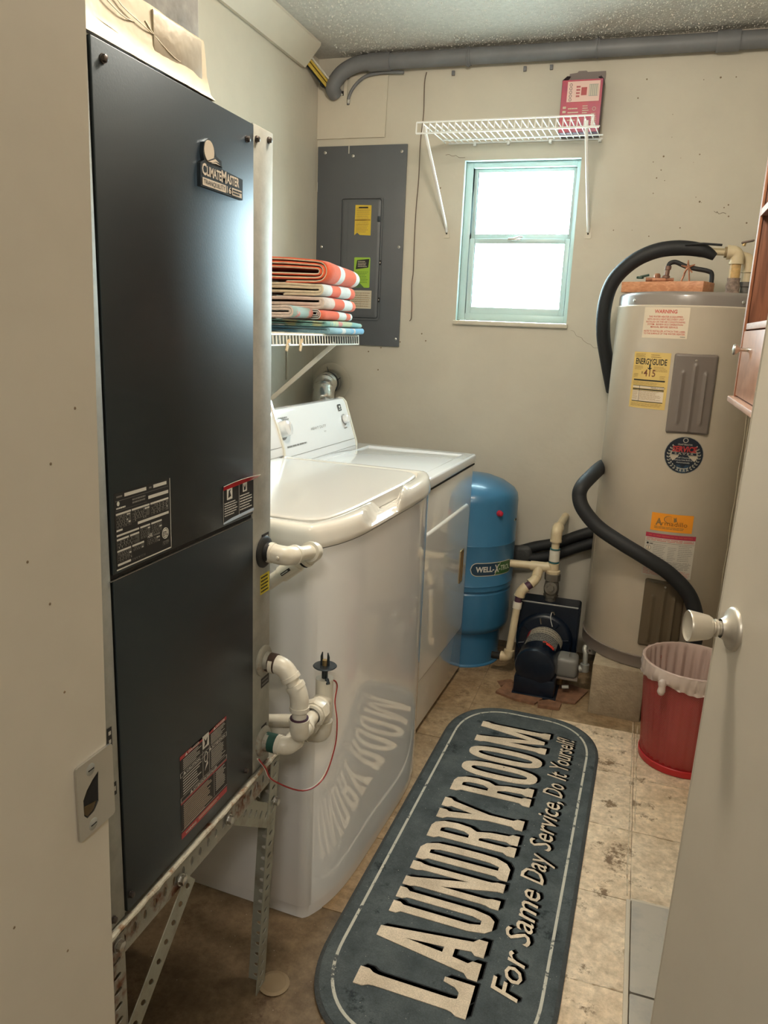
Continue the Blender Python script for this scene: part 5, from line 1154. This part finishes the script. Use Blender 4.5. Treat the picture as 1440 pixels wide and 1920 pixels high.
# board with valve on top of the heater
bdw = B((.05, 3.05, 1.572)); bdw.box((-.150, -.052, -.0187), (.150, .052, .0187), m_pine, .002, 2, Matrix.Rotation(R_(-24), 3, 'Z'))
for i in range(len(bdw.v)): bdw.v[i] += Vector((.055, 3.055, 1.5895))
tag(bdw.build('wood_board'), 'short pine board lying on top of the water heater', 'board')
vv = thing('drain_valve', 'corroded copper valve with black tube on the pine board', 'valve', (.02, 3.05, 1.6085)); ovv = vv.location
b = B(ovv); b.tube([(-.02, 3.04, 1.616), (.075, 3.05, 1.617)], .007, m_copper, 8); b.box((.0, 3.035, 1.6088), (.05, 3.065, 1.622), m_copper, .004); b.lathe([(.010, 0), (.012, .01), (.008, .018)], (.018, 3.05, 1.620), (0, 0, 1), m_copper, 8); b.build('valve_body', vv)
b = B(ovv); b.tube([(-.04, 3.04, 1.624), (-.01, 3.045, 1.632)], .004, M('green_handle', (.03, .07, .05), .5), 8); b.lathe([(.012, 0), (.013, .004), (.012, .008)], (-.04, 3.04, 1.618), (0, 0, 1), M('green_handle', (.03, .07, .05), .5), 6); b.build('handle', vv)
b = B(ovv); b.lathe([(.013, 0), (.013, .008), (.009, .01), (.008, .028), (.011, .030), (.011, .042)], (.048, 3.05, 1.622), (.1, 0, 1), M('bronze_dark', (.20, .12, .09), .5, metal=.5), 10); b.build('stem', vv)
b = B(ovv); b.tube([(.052, 3.05, 1.655), (.055, 3.05, 1.672), (.075, 3.052, 1.678), (.11, 3.05, 1.664), (.15, 3.045, 1.655), (.185, 3.04, 1.648), (.20, 3.04, 1.635), (.20, 3.04, 1.575)], .008, m_foam, 10, sub=4); b.build('tube', vv)
b = B(ovv)
for a in range(5): b.tube([(.118, 3.04, 1.66), (.118+.024*math.cos(a*1.26+.4), 3.035, 1.66+.024*math.sin(a*1.26+.4))], [.005, .002], m_copper, 6)
b.tube([(.115, 3.04, 1.66), (.10, 3.04, 1.609)], .0035, m_copper, 6); b.tube([(.12, 3.04, 1.66), (.128, 3.04, 1.609)], .003, m_copper, 6); b.build('tap_wheel', vv)
# blocks under the heater
def blk(x0, y0, x1, y1, rz, lab):
    cx_, cy_ = (x0+x1)/2, (y0+y1)/2; b = B((cx_, cy_, 0)); M_ = Matrix.Rotation(R_(rz), 3, 'Z')
    b.box((x0-cx_, y0-cy_, .001), (x1-cx_, y1-cy_, .2045), m_conc, .004, 2, None)
    for i in range(len(b.v)): b.v[i] = M_ @ b.v[i]+Vector((cx_, cy_, 0))
    tag(b.build('concrete_block'), lab, 'block')
blk(-.043, 2.812, .147, 3.20, -2, 'tan concrete block carrying the left side of the water heater')
blk(.20, 2.86, .40, 3.26, 0, 'tan concrete block under the water heater behind the red bin')

# ================================================================== WELL PUMP
AX = Vector((-.262, 0, .125))
pu = thing('well_pump', 'dark navy jet pump with square housing and motor between tank and heater', 'pump', (-.25, 3.05, 0)); opu = pu.location
d = Vector((-.018, -1, 0)).normalized()
b = B(opu)
Fq = Fr((0, 3.19, 0), (1, 0, 0), (0, 0, 1))
b.prism([rrect(-.379, .030, -.128, .320, .012, 4)], Fq, .0, .092, m_navy); b.prism([rrect(-.373, .038, -.134, .314, .012, 4)], Fq, .092, .100, m_navy)
b.build('pump_housing', pu)
b = B(opu); b.tube([(-.370, 3.0925, .317), (-.136, 3.0925, .317)], .0035, M('worn_edge', (.30, .31, .30), .4), 6); b.build('housing_edge', pu)
b = B(opu); b.lathe([(.118, 0), (.116, .012), (.108, .020), (.10, .022), (.0, .022)], (-.262, 3.091, .160), (0, -1, 0), m_navy, 36); b.build('volute_ring', pu)
for k in range(8):
    b = B(opu); a = k*.785+.2; b.tube([(-.262+.078*math.cos(a), 3.07, .158+.078*math.sin(a)), (-.262+.104*math.cos(a), 3.066, .158+.104*math.sin(a))], .0035, m_steel if k in (2, 5) else m_navy, 6); b.build('bracket_rib', pu)
M0 = Vector((-.258, 3.080, .150))
b = B(opu); dm = Vector((-.045, -1, -.09)).normalized()
b.lathe([(.0, 0), (.074, .0), (.076, .004), (.078, .03), (.078, .190), (.080, .194), (.080, .218), (.077, .228), (.066, .233), (.03, .2345), (0, .235)], M0, dm, m_navy, 40); mot = b.build('motor', pu)
def mlab(a0_, a1_, t0, t1, mat, name, ink=None, n=3):
    b = B(opu); xx = Vector((1, 0, 0)); xx = (xx-dm*xx.dot(dm)).normalized(); zz = dm.cross(xx)*-1
    if zz.z < 0: zz = -zz
    P = lambda a, t, w: M0+dm*t+(xx*math.sin(a)+zz*math.cos(a))*(.0785+w)
    k = 16; V = []
    for i in range(k+1): a = R_(a0_+(a1_-a0_)*i/k); V += [P(a, t0, .0003), P(a, t1, .0003)]
    b.add(V, [[2*i, 2*i+2, 2*i+3, 2*i+1] for i in range(k)], mat)
    if ink:
        for r in range(n):
            t = t0+(t1-t0)*(r+.5)/n; a = a0_+3
            while a < a1_-6:
                e = a+3+rnd.random()*9; V = []
                for i in range(4): q = R_(a+(e-a)*i/3); V += [P(q, t-.0022, .0007), P(q, t+.0022, .0007)]
                b.add(V, [[2*i, 2*i+2, 2*i+3, 2*i+1] for i in range(3)], ink); a = e+2
    b.build(name, mot)
mlab(-50, 75, .012, .068, M('motor_plate_cream', (.42, .38, .30), .5), 'rating_plate', m_black_ink, 3)
mlab(-50, 55, .070, .142, M('motor_plate_grey', (.19, .185, .17), .5), 'data_plate', m_dark, 5)
mlab(-58, -46, .010, .070, m_lr, 'red_stripe'); mlab(10, 48, .132, .156, M('bright_red_label', (.72, .05, .03), .5), 'red_label', m_wr, 1)
b = B(opu); q = M0+dm*.168+Vector((.022, 0, .078)); b.lathe([(.007, 0), (.007, .004), (0, .005)], q, (0, 0, 1), m_dark, 10); b.build('name_stud', mot)
b = B(opu); b.box((-.345, 2.852, .012), (-.185, 2.98, .085), m_navy, .006, 2); b.box((-.350, 2.846, .004), (-.175, 2.985, .016), m_navy, .004); b.build('foot', pu)
b = B(opu); b.tube([(-.240, 3.084, .287), (-.232, 3.080, .290), (-.228, 3.084, .278)], .003, m_steel, 6); b.tube([(-.241, 3.084, .286), (-.241, 3.07, .262), (-.230, 3.055, .236)], .0022, m_steel, 6, sub=3); b.build('bent_wire', pu)
b = B(opu); b.box((-.196, 2.925, .075), (-.108, 3.02, .158), M('grey_switch_cover', (.20, .195, .18), .45), .018, 3); b.box((-.200, 2.922, .070), (-.104, 3.024, .078), m_heatd, .002); b.tube([(-.145, 2.96, .155), (-.145, 2.96, .170)], .003, m_steel, 6); b.tube([(-.175, 2.99, .06), (-.175, 2.99, .02)], .012, m_brass, 8); b.build('pressure_switch', pu)
b = B(opu); b.tube([(-.104, 2.975, .105), (-.085, 2.975, .110)], .016, m_galv, 12); b.tube([(-.083, 2.975, .10), (-.083, 2.975, .13)], .018, m_galv, 12); b.tube([(-.083, 2.978, .13), (-.085, 2.985, .17), (-.090, 2.99, .185), (-.088, 3.0, .196)], [.010, .0105, .010, .010], m_galv, 10, sub=6); b.tube([(-.080, 2.98, .185), (-.070, 2.975, .190)], .005, m_steel, 8); b.build('cable_connector', pu)
b = B(opu); b.tube([(-.16, 2.93, .035), (-.135, 2.93, .040)], .008, m_galv, 8); b.build('drain_plug', pu)
# check valve + riser pipe
rs = thing('riser_pipe', 'cream plastic riser pipe with check valve above pump, elbow into wall', 'pipe', (-.232, 3.13, .35)); ors = rs.location
RX, RY = -.256, 3.14
b = B(ors); m_cv = M('grey_bronze_valve', (.155, .14, .115), .5, metal=.3, var=.25, vscale=40)
b.tube([(RX, RY, .315), (RX, RY, .340)], .022, m_cv, 14); b.lathe([(.028, 0), (.031, .006), (.031, .012), (.026, .016)], (RX, RY, .335), (0, 0, 1), m_cv, 6, False); b.lathe([(.026, .345), (.030, .355), (.032, .375), (.028, .400), (.024, .410)], (RX, RY, 0), (0, 0, 1), m_cv, 16); b.lathe([(.030, .407), (.033, .410), (.033, .437), (.030, .439), (0, .439)], (RX, RY, 0), (0, 0, 1), m_cv, 8, False)
b.lathe([(.022, 0), (.026, .028), (.026, .036), (.0, .037)], (RX, RY, .380), (0, -1, .1), m_cv, 16); b.lathe([(.016, .036), (.014, .046), (0, .046)], (RX, RY, .380), (0, -1, .1), m_cv, 6, False); b.build('check_valve', rs)
b = B(ors); b.lathe([(.029, .439), (.030, .443), (.030, .451), (.024, .455)], (RX, RY, 0), (0, 0, 1), m_cpvc, 18); b.tube([(RX, RY, .445), (RX, RY, .483)], .0235, m_cpvc, 18); b.tube([(RX, RY, .461), (RX-.03, RY, .463)], .021, m_cpvc, 14); b.build('tee', rs)
b = B(ors); b.tube([(RX, RY, .475), (RX, RY, .60)], .0165, m_cpvc, 16); b.tube([(RX, RY, .493), (RX, RY, .540)], .0215, m_pvc, 16); b.build('pipe', rs)
b = B(ors)
for z in (.486, .543): b.tube([(RX, RY, z), (RX, RY, z+.004)], .0215, M('teal_primer', (.02, .14, .16), .5), 14)
b.build('primer_ring', rs)
b = B(ors); fitting(b, (RX, RY, .56), (RX, RY, .626), (RX+.005, RY+.1, .629), .0225, m_cpvc, .050, .036); b.tube([(RX+.001, RY+.03, .627), (RX+.01, DB-.001, .629)], .0165, m_cpvc, 14); b.build('elbow', rs)
# branch to tank and drop pipe
br = thing('branch_pipe', 'cream plastic branch pipe dropping left of pump to the tank base', 'pipe', (-.33, 3.12, .45)); obr = br.location
b = B(obr); b.tube([(RX-.028, RY, .462), (-.375, RY, .460), (-.436, RY, .458)], .0165, m_cpvc, 14); b.build('pipe', br)
b = B(obr); b.tube([(-.350, RY, .460), (RX-.028, RY, .462)], .0205, m_cpvc, 16); TT = Vector((-.313, RY, .460)); dn = Vector((-.15, -.45, -.9)).normalized(); b.tube([TT, TT+dn*.040], .0205, m_cpvc, 14); b.build('tee', br)
J = TT+dn*.04
b = B(obr); b.tube([J-dn*.001, J+dn*.006], .0215, m_glue, 14); b.build('joint_line', br)
K1 = Vector((-.338, 3.085, .395)); K2 = Vector((-.372, 3.070, .368)); K3 = Vector((-.380, 3.066, .330))
b = B(obr); fitting(b, J, (J+K1)/2+Vector((.006, 0, 0)), K2, .0205, m_cpvc, .020, .026); b.tube([J, K1], .0165, m_cpvc, 14); b.build('elbow', br)
b = B(obr); b.tube([K1, K2], .0165, m_glue, 14); fitting(b, K1, K2, K3, .0210, m_cpvc, .026, .026); b.build('elbow', br)
Bt = Vector((-.398, 3.03, .080))
b = B(obr); dn2 = (Bt-K3).normalized(); b.tube([K3-dn2*.03, K3+dn2*.02], .0150, m_glue, 12); b.tube([K3+dn2*.012, K3+dn2*.04], .019, m_pvc, 12); b.tube([K3+dn2*.02, Bt], .0155, m_cpvc, 14); b.build('pipe', br)
b = B(obr); fitting(b, K3, Bt, Bt+Vector((-.06, .0, .002)), .0205, m_cpvc, .032, .032); b.tube([Bt-Vector((.03, 0, 0)), Bt-Vector((.07, 0, 0))], .015, m_dark, 10); b.build('elbow', br)
# broken tile scraps
def scrap(P, z, h, lab, tilt=0):
    cx_ = sum(p[0] for p in P)/len(P); cy_ = sum(p[1] for p in P)/len(P)
    b = B((cx_, cy_, z)); F2 = Fr((cx_, cy_, z), (1, 0, tilt), (0, 1, 0)); b.prism([[(p[0]-cx_, p[1]-cy_) for p in P]], F2, 0, h, m_scrap); tag(b.build('tile_fragment'), lab, 'tile fragment')
scrap([(-.41, 2.835), (-.33, 2.80), (-.25, 2.79), (-.22, 2.86), (-.30, 2.95), (-.38, 2.93)], .0035, .009, 'broken brown tile fragment under the near end of pump motor')
scrap([(-.235, 2.775), (-.155, 2.785), (-.15, 2.83), (-.20, 2.84), (-.24, 2.81)], .0035, .012, 'small reddish tile fragment in front of the pump foot')
scrap([(-.20, 2.85), (-.10, 2.86), (-.06, 2.99), (-.15, 3.03), (-.20, 2.96)], .0035, .008, 'brown tile fragment under the grey pressure switch')
scrap([(-.425, 2.95), (-.40, 2.90), (-.35, 2.945), (-.37, 2.97)], .0035, .006, 'thin upturned tile sliver left of the pump foot', .18)

# ================================================================== WASTE BIN
BC = Vector((.272, 2.600, .004)); BH = .357
bn = thing('waste_basket', 'red mesh waste basket with white liner bag knotted at the rim', 'waste basket', BC)
def meshmat():
    m = bpy.data.materials.new('red_wire_mesh'); m.use_nodes = True; nt = m.node_tree; b = nt.nodes['Principled BSDF']
    b.inputs['Base Color'].default_value = (.42, .018, .022, 1); b.inputs['Roughness'].default_value = .4; b.inputs['Metallic'].default_value = .2
    t = nt.nodes.new('ShaderNodeTexCoord'); sp = nt.nodes.new('ShaderNodeSeparateXYZ'); nt.links.new(t.outputs['Object'], sp.inputs[0])
    def math_(op, a, c=None):
        n = nt.nodes.new('ShaderNodeMath'); n.operation = op
        for i, q in enumerate((a, c)):
            if q is None: continue
            if isinstance(q, (int, float)): n.inputs[i].default_value = q
            else: nt.links.new(q, n.inputs[i])
        return n.outputs[0]
    an = math_('MULTIPLY', math_('ARCTAN2', sp.outputs['Y'], sp.outputs['X']), 100); z = math_('MULTIPLY', sp.outputs['Z'], 900)
    s1 = math_('ABSOLUTE', math_('SINE', math_('ADD', an, math_('MULTIPLY', z, .5)))); s2 = math_('ABSOLUTE', math_('SINE', math_('SUBTRACT', an, math_('MULTIPLY', z, .5))))
    mn = math_('MINIMUM', s1, s2); al = math_('LESS_THAN', mn, .60); nt.links.new(al, b.inputs['Alpha']); return m
b = B(BC); b.lathe([(.132, .012), (.153, BH-.006)], BC, (0, 0, 1), meshmat(), 72); b.build('mesh_wall', bn)
m_redr = M('red_painted_rim', (.50, .018, .025), .32)
b = B(BC); b.lathe([(0, .004), (.130, .004), (.135, .0), (.1365, .004), (.1368, .022), (.134, .024)], BC, (0, 0, 1), m_redr, 56); b.build('base_band', bn)
b = B(BC); b.tube([(BC.x+.154*math.cos(t*.0982), BC.y+.154*math.sin(t*.0982), BC.z+BH-.004) for t in range(64)], .0035, m_redr, 8, closed=True); b.build('rim', bn)
def liner():
    m = M('translucent_liner', (.66, .50, .44), .38, alpha=.86); return m
b = B(BC); n = 220; rows = []
for j, (r, z, am) in enumerate(((.060, .02, .01), (.112, .018, .006), (.124, .04, .004), (.130, .10, .0035), (.134, .18, .006), (.138, .25, .007), (.144, .31, .006), (.1465, BH-.012, .003), (.1480, BH-.002, .001), (.1510, BH+.0045, .0008), (.1560, BH+.0060, .0008), (.1598, BH+.003, .0012))):
    rows.append([BC+Vector(((r+am*math.sin(i*math.pi*2/n*31+.25*j)*.7+am*noise.noise((i*.22, j*.25, 0)))*math.cos(2*math.pi*i/n), (r+am*math.sin(i*math.pi*2/n*31+.25*j)*.7+am*noise.noise((i*.22, j*.25, 0)))*math.sin(2*math.pi*i/n), z)) for i in range(n)])
loft(b, rows, liner(), True); b.build('liner_bag', bn)
b = B(BC); rows = []
ka = R_(-124)   # knot direction
for j, (z, r, am) in enumerate(((BH+.0045, .1590, .0010), (BH-.010, .1610, .0018), (BH-.028, .1605, .0025), (BH-.045, .1580, .0030), (BH-.053, .1555, .0035))):
    row = []
    for i in range(n):
        a = 2*math.pi*i/n; dd_ = abs((a-ka+math.pi) % (2*math.pi)-math.pi); g = math.exp(-(dd_/.28)**2)
        rr = r+am*noise.noise((i*.2, j*.9, 3))*2.4+am*.6*math.sin(i*1.1+j*1.5)+.006*g*(j in (1, 2)); zz = BC.z+z*1.0+(BH-.034-z)*g*(.7 if j > 1 else .25 if j else 0)+.004*noise.noise((i*.2, j, 9))
        row.append(Vector((BC.x+rr*math.cos(a), BC.y+rr*math.sin(a), zz)))
    rows.append(row)
loft(b, rows, M('white_liner_cuff', (.70, .58, .52), .36, alpha=.9)); b.build('liner_cuff', bn)
kp = BC+Vector((.1625*math.cos(ka), .1625*math.sin(ka), BH-.036)); kd = Vector((math.cos(ka), math.sin(ka), 0))
b = B(BC); b.tube([kp-kd*.004+Vector((0, 0, .012)), kp+kd*.008+Vector((0, 0, .004)), kp+kd*.012+Vector((.003, 0, -.010)), kp+kd*.016+Vector((.004, 0, -.024)), kp+kd*.014+Vector((.006, 0, -.032))], [.006, .013, .011, .013, .008], M('white_liner_cuff', (.70, .58, .52), .36, alpha=.9), 12, sub=3)
b.tube([kp+kd*.006+Vector((.009*math.cos(t*.785), .004*math.sin(t*.785), -.003+.008*math.sin(t*.785))) for t in range(8)], .004, M('white_liner_cuff', (.70, .58, .52), .36, alpha=.9), 8, closed=True); b.build('liner_knot', bn)

m_shelfr = wood('oak_stile', (.26, .095, .045), (.38, .17, .09), (30, 30, 3))
# ================================================================== WOOD CABINET on right wall
cb_ = thing('wall_cabinet', 'oak wall cabinet with open shelf above a knobbed door, right edge', 'cabinet', (.43, 1.85, 1.25)); ocb = cb_.location
CX0, CX1, CY0, CY1 = .250, XR-.001, 1.50, 2.33; CZ0, CZ1 = 1.262, 2.06
b = B(ocb); b.box((CX0, CY1-.018, CZ0), (CX1, CY1, CZ1), m_shelfm, .001); b.build('side_panel', cb_)
b = B(ocb); b.box((CX0, CY0, CZ0), (CX1, CY0+.018, CZ1), m_shelfm, .001); b.build('side_panel', cb_)
b = B(ocb); b.box((CX1-.006, CY0+.018, CZ0), (CX1, CY1-.018, CZ1), m_shelfm); b.build('back_panel', cb_)
b = B(ocb); b.box((CX0+.004, CY0+.018, 1.440), (CX1-.006, CY1-.018, 1.456), m_shelft, .001); b.build('shelf', cb_)
b = B(ocb); b.box((CX0+.002, CY0+.018, 1.728), (CX1-.006, CY1-.018, 1.744), m_shelfm, .001); b.box((CX0, CY0+.018, 1.727), (CX0+.003, CY1-.018, 1.745), m_shelft); b.build('shelf', cb_)
b = B(ocb); b.box((CX0, CY0+.018, CZ1-.016), (CX1-.006, CY1-.018, CZ1), m_shelft, .001); b.build('top_panel', cb_)
b = B(ocb); b.box((CX0-.001, CY1-.022, CZ0), (CX0+.006, CY1+.001, CZ1), m_shelfr, .001); b.build('edge_trim', cb_); b = B(ocb); b.box((CX0-.001, CY0-.001, CZ0), (CX0+.006, CY0+.022, CZ1), m_shelft, .001); b.build('edge_trim', cb_)
b = B(ocb); b.box((CX0-.014, CY0-.01, CZ0-.016), (CX1, CY1+.012, CZ0), m_shelft, .003); b.build('bottom_panel', cb_)
b = B(ocb); b.box((CX0+.001, CY0+.02, CZ0+.004), (CX0+.015, CY1-.026, 1.436), m_shelfl, .002); cdr = b.build('cabinet_door', cb_)
b = B(ocb); b.lathe([(.006, 0), (.005, .004), (.0045, .018), (.007, .024), (.012, .028), (.014, .033), (.012, .037), (0, .039)], (CX0+.002, 2.16, 1.388), (-1, 0, 0), m_steel, 20); b.build('knob', cdr)
dk = thing('storage_case', 'dark case corner on the upper shelf of oak cabinet', 'case', (.40, 2.0, 1.745))
b = B(dk.location); b.box((.262, 1.86, 1.745), (.50, 2.15, 1.93), M('dark_plum_case', (.035, .02, .03), .5), .008, 3); b.build('case_body', dk)
b = B(dk.location); b.box((.259, 1.858, 1.85), (.503, 2.152, 1.858), m_black, .001); b.build('case_seam', dk)

# ================================================================== RUG
RL, RW = 1.54, .535
ru = thing('rug', 'dark grey-blue runner rug reading LAUNDRY ROOM along its length', 'rug', (-.287, 1.168, .0042), R_(-1.2))
def ro(ins, n=18):
    """rounded-end outline (u along y from 0..RL, v across)"""
    r = .215-ins; r2_ = .255-ins; P = []
    x1_, y1_, y0_ = RW/2-ins, RL-ins, ins
    for sx_, cy, ey, a0_ in ((1, y1_-r2_, 1, 0), (-1, y1_-r2_, 1, 90), (-1, y0_+r2_, -1, 180), (1, y0_+r2_, -1, 270)):
        for k in range(n+1):
            a = R_(a0_+90*k/n); c, s_ = math.cos(a), math.sin(a); e = .86
            P.append((sx_*(x1_-r)+r*math.copysign(abs(c)**e, c), cy+r2_*math.copysign(abs(s_)**e, s_)))
    return P
m_rug = floor_mat('slate_rug_pile', (.046, .060, .067), (.098, .120, .128), (.018, .026, .030), .57, .63, 9, 1.0, 330, .97)
m_rugb = M('rug_binding', (.05, .055, .055), .9, var=.2, vscale=90, bump=.6, bscale=300)
m_cream = floor_mat('rug_cream_pile', (.60, .50, .38), (.86, .73, .57), (.13, .12, .10), .635, .66, 9, 1.0, 330, .97)
m_crb = M('rug_pale_line', (.58, .56, .48), .97, col2=(.09, .10, .10), vscale=40, mask=(.56, .62), bump=.8, bscale=400, detail=8)
m_rblk = M('rug_black_pile', (.010, .011, .012), .97, bump=.8, bscale=500)
Fg = Fr((0, 0, 0), (1, 0, 0), (0, 1, 0))
b = B(); loft(b, [[Vector((x, y, z)) for x, y in ro(i)] for i, z in ((0, 0), (-.001, .003), (.003, .006), (.010, .0068))], m_rugb, True, False); b.build('binding', ru)
b = B(); b.prism([ro(.009)], Fg, .003, .0078, m_rug); b.build('pile', ru)
b = B(); b.prism([ro(.034), ro(.041)[::-1]], Fg, .0078, .0086, m_crb); b.build('border_line', ru)
# glyphs: u 0..1 reading direction, v 0..1 up
def slab_stem(a, c, e=.05, v0=0, v1=1):
    s0, s1 = .085, .13
    return [(a-e, v0), (c+e, v0), (c+e, v0+s0), (c+e*.2, v0+s1), (c, v0+s1+.05), (c, v1-s1-.05), (c+e*.2, v1-s1), (c+e, v1-s0), (c+e, v1), (a-e, v1), (a-e, v1-s0), (a-e*.2, v1-s1), (a, v1-s1-.05), (a, v0+s1+.05), (a-e*.2, v0+s1), (a-e, v0+s0)]
def oval(u0, u1, v0, v1, n=28, p=.75):
    cu, cv, ru_, rv = (u0+u1)/2, (v0+v1)/2, (u1-u0)/2, (v1-v0)/2
    return [(cu+ru_*math.copysign(abs(math.cos(t))**p, math.cos(t)), cv+rv*math.copysign(abs(math.sin(t))**p, math.sin(t))) for t in [2*math.pi*k/n for k in range(n)]]
def G_O(): return [[oval(0, 1, 0, 1), oval(.31, .69, .13, .87)[::-1]]]
def G_L(): return [[slab_stem(.10, .44, .10)], [[(.40, 0), (1, 0), (1, .27), (.86, .27), (.78, .16), (.66, .115), (.40, .115)]]]
def G_U():
    P = [(-.03, 1), (.42, 1), (.42, .93), (.34, .89), (.34, .22), (.42, .12), (.58, .12), (.66, .22), (.66, .89), (.58, .93), (.58, 1), (1.03, 1), (1.03, .93), (.93, .89), (.93, .22), (.84, .06), (.68, 0), (.32, 0), (.16, .06), (.07, .22), (.07, .89), (-.03, .93)]
    return [[P]]
def G_N(): return [[slab_stem(.06, .28, .06)], [slab_stem(.72, .94, .06)], [[(.02, 1), (.30, 1), (.96, 0), (.70, 0)]]]
def G_M(): return [[slab_stem(.05, .22, .05)], [slab_stem(.78, .95, .05)], [[(.02, 1), (.25, 1), (.57, .05), (.43, .05)]], [[(.98, 1), (.75, 1), (.43, .05), (.57, .05)]]]
def G_A(): return [[[(.36, 1), (.64, 1), (.92, .13), (1.03, .085), (1.03, 0), (.58, 0), (.58, .085), (.66, .12), (.61, .27), (.39, .27), (.34, .12), (.42, .085), (.42, 0), (-.03, 0), (-.03, .085), (.08, .13)], [(.425, .37), (.575, .37), (.50, .74)][::-1]]]
def G_D():
    out = [(-.02, 0), (.55, 0), (.78, .05), (.93, .17), (.96, .35), (.96, .65), (.93, .83), (.78, .95), (.55, 1), (-.02, 1), (-.02, .915), (.08, .87), (.08, .13), (-.02, .085)]
    inn = [(.36, .12), (.54, .12), (.63, .22), (.65, .38), (.65, .62), (.63, .78), (.54, .88), (.36, .88)]
    return [[out, inn[::-1]]]
def G_R():
    out = [(-.02, 0), (.44, 0), (.44, .085), (.36, .12), (.36, .43), (.48, .43), (.58, .34), (.62, .13), (.55, .085), (.55, 0), (1.04, 0), (1.04, .085), (.94, .12), (.88, .33), (.76, .48), (.90, .57), (.95, .72), (.90, .88), (.76, .97), (.56, 1), (-.02, 1), (-.02, .915), (.08, .87), (.08, .13), (-.02, .085)]
    inn = [(.36, .55), (.52, .55), (.63, .62), (.65, .72), (.63, .82), (.54, .88), (.36, .88)]
    return [[out, inn[::-1]]]
def G_Y():
    return [[[(-.04, 1), (.42, 1), (.42, .92), (.35, .88), (.50, .60), (.65, .88), (.58, .92), (.58, 1), (1.04, 1), (1.04, .92), (.94, .88), (.65, .42), (.65, .13), (.75, .085), (.75, 0), (.25, 0), (.25, .085), (.35, .13), (.35, .42), (.06, .88), (-.04, .92)]]]
word = [(G_L, 1.312, 1.402), (G_A, 1.418, 1.532), (G_U, 1.545, 1.632), (G_N, 1.645, 1.742), (G_D, 1.757, 1.842), (G_R, 1.858, 1.948), (G_Y, 1.955, 2.052), (G_R, 2.105, 2.198), (G_O, 2.212, 2.300), (G_O, 2.314, 2.402), (G_M, 2.425, 2.570)]
# map photo-measured world y to rug length; letters run along the length, tops towards the washer
U0 = 1.168
def grow(P, d):
    """offset outline outward (for the black drop shadow)"""
    return [(x+d[0], y+d[1]) for x, y in P]
names = 'LAUNDRYROOM'
for i, (g, ya_, yb_) in enumerate(word):
    t = (ya_-1.31)/1.27; base = .087+.010*t; cap = .252-.006*t
    def mp(u, v, du=0, dv=0): return (base-v*cap+dv, ya_-U0+u*(yb_-ya_)+du)
    b = B()
    for k, poly in enumerate(g()):
        for s_ in range(1, 5):
            f = s_/4; b.prism([[mp(u, v, .0125*f, .0110*f) for u, v in p] for p in poly], Fg, .0079, .0084+k*.00003, m_rblk)
    b.build('letter_shadow', ru)
    b = B()
    for k, poly in enumerate(g()): b.prism([[mp(u, v) for u, v in p] for p in poly], Fg, .0079, .0094+k*.00005, m_cream)
    b.build('letter', ru)
Fs2 = Fr((.180, 1.392-U0, 0), (0, 1, 0), (-1, 0, 0))
xpos = 0
for wname, wid, gap in (('For', .155, .025), ('Same', .215, .030), ('Day', .135, .022), ('Service,', .275, .022), ('Do', .085, .028), ('It', .048, .022), ('Yourself!', .235, 0)):
    cut = .045
    wid *= .905; gap *= .905
    for k in (1, 2, 3):
        if k == 1: b = B()
        b.text(Fs2, wname, xpos+.0026*k, -.0026*k, .062, .0083, m_rblk, width=wid, bold=.014, shear=.30)
    b.build('letter_shadow', ru)
    b = B(); b.text(Fs2, wname, xpos, 0, .062, .0092, m_cream, width=wid, bold=.004, shear=.30)
    # script flourish on the capital
    b.build('lettering', ru)
    xpos += wid+gap
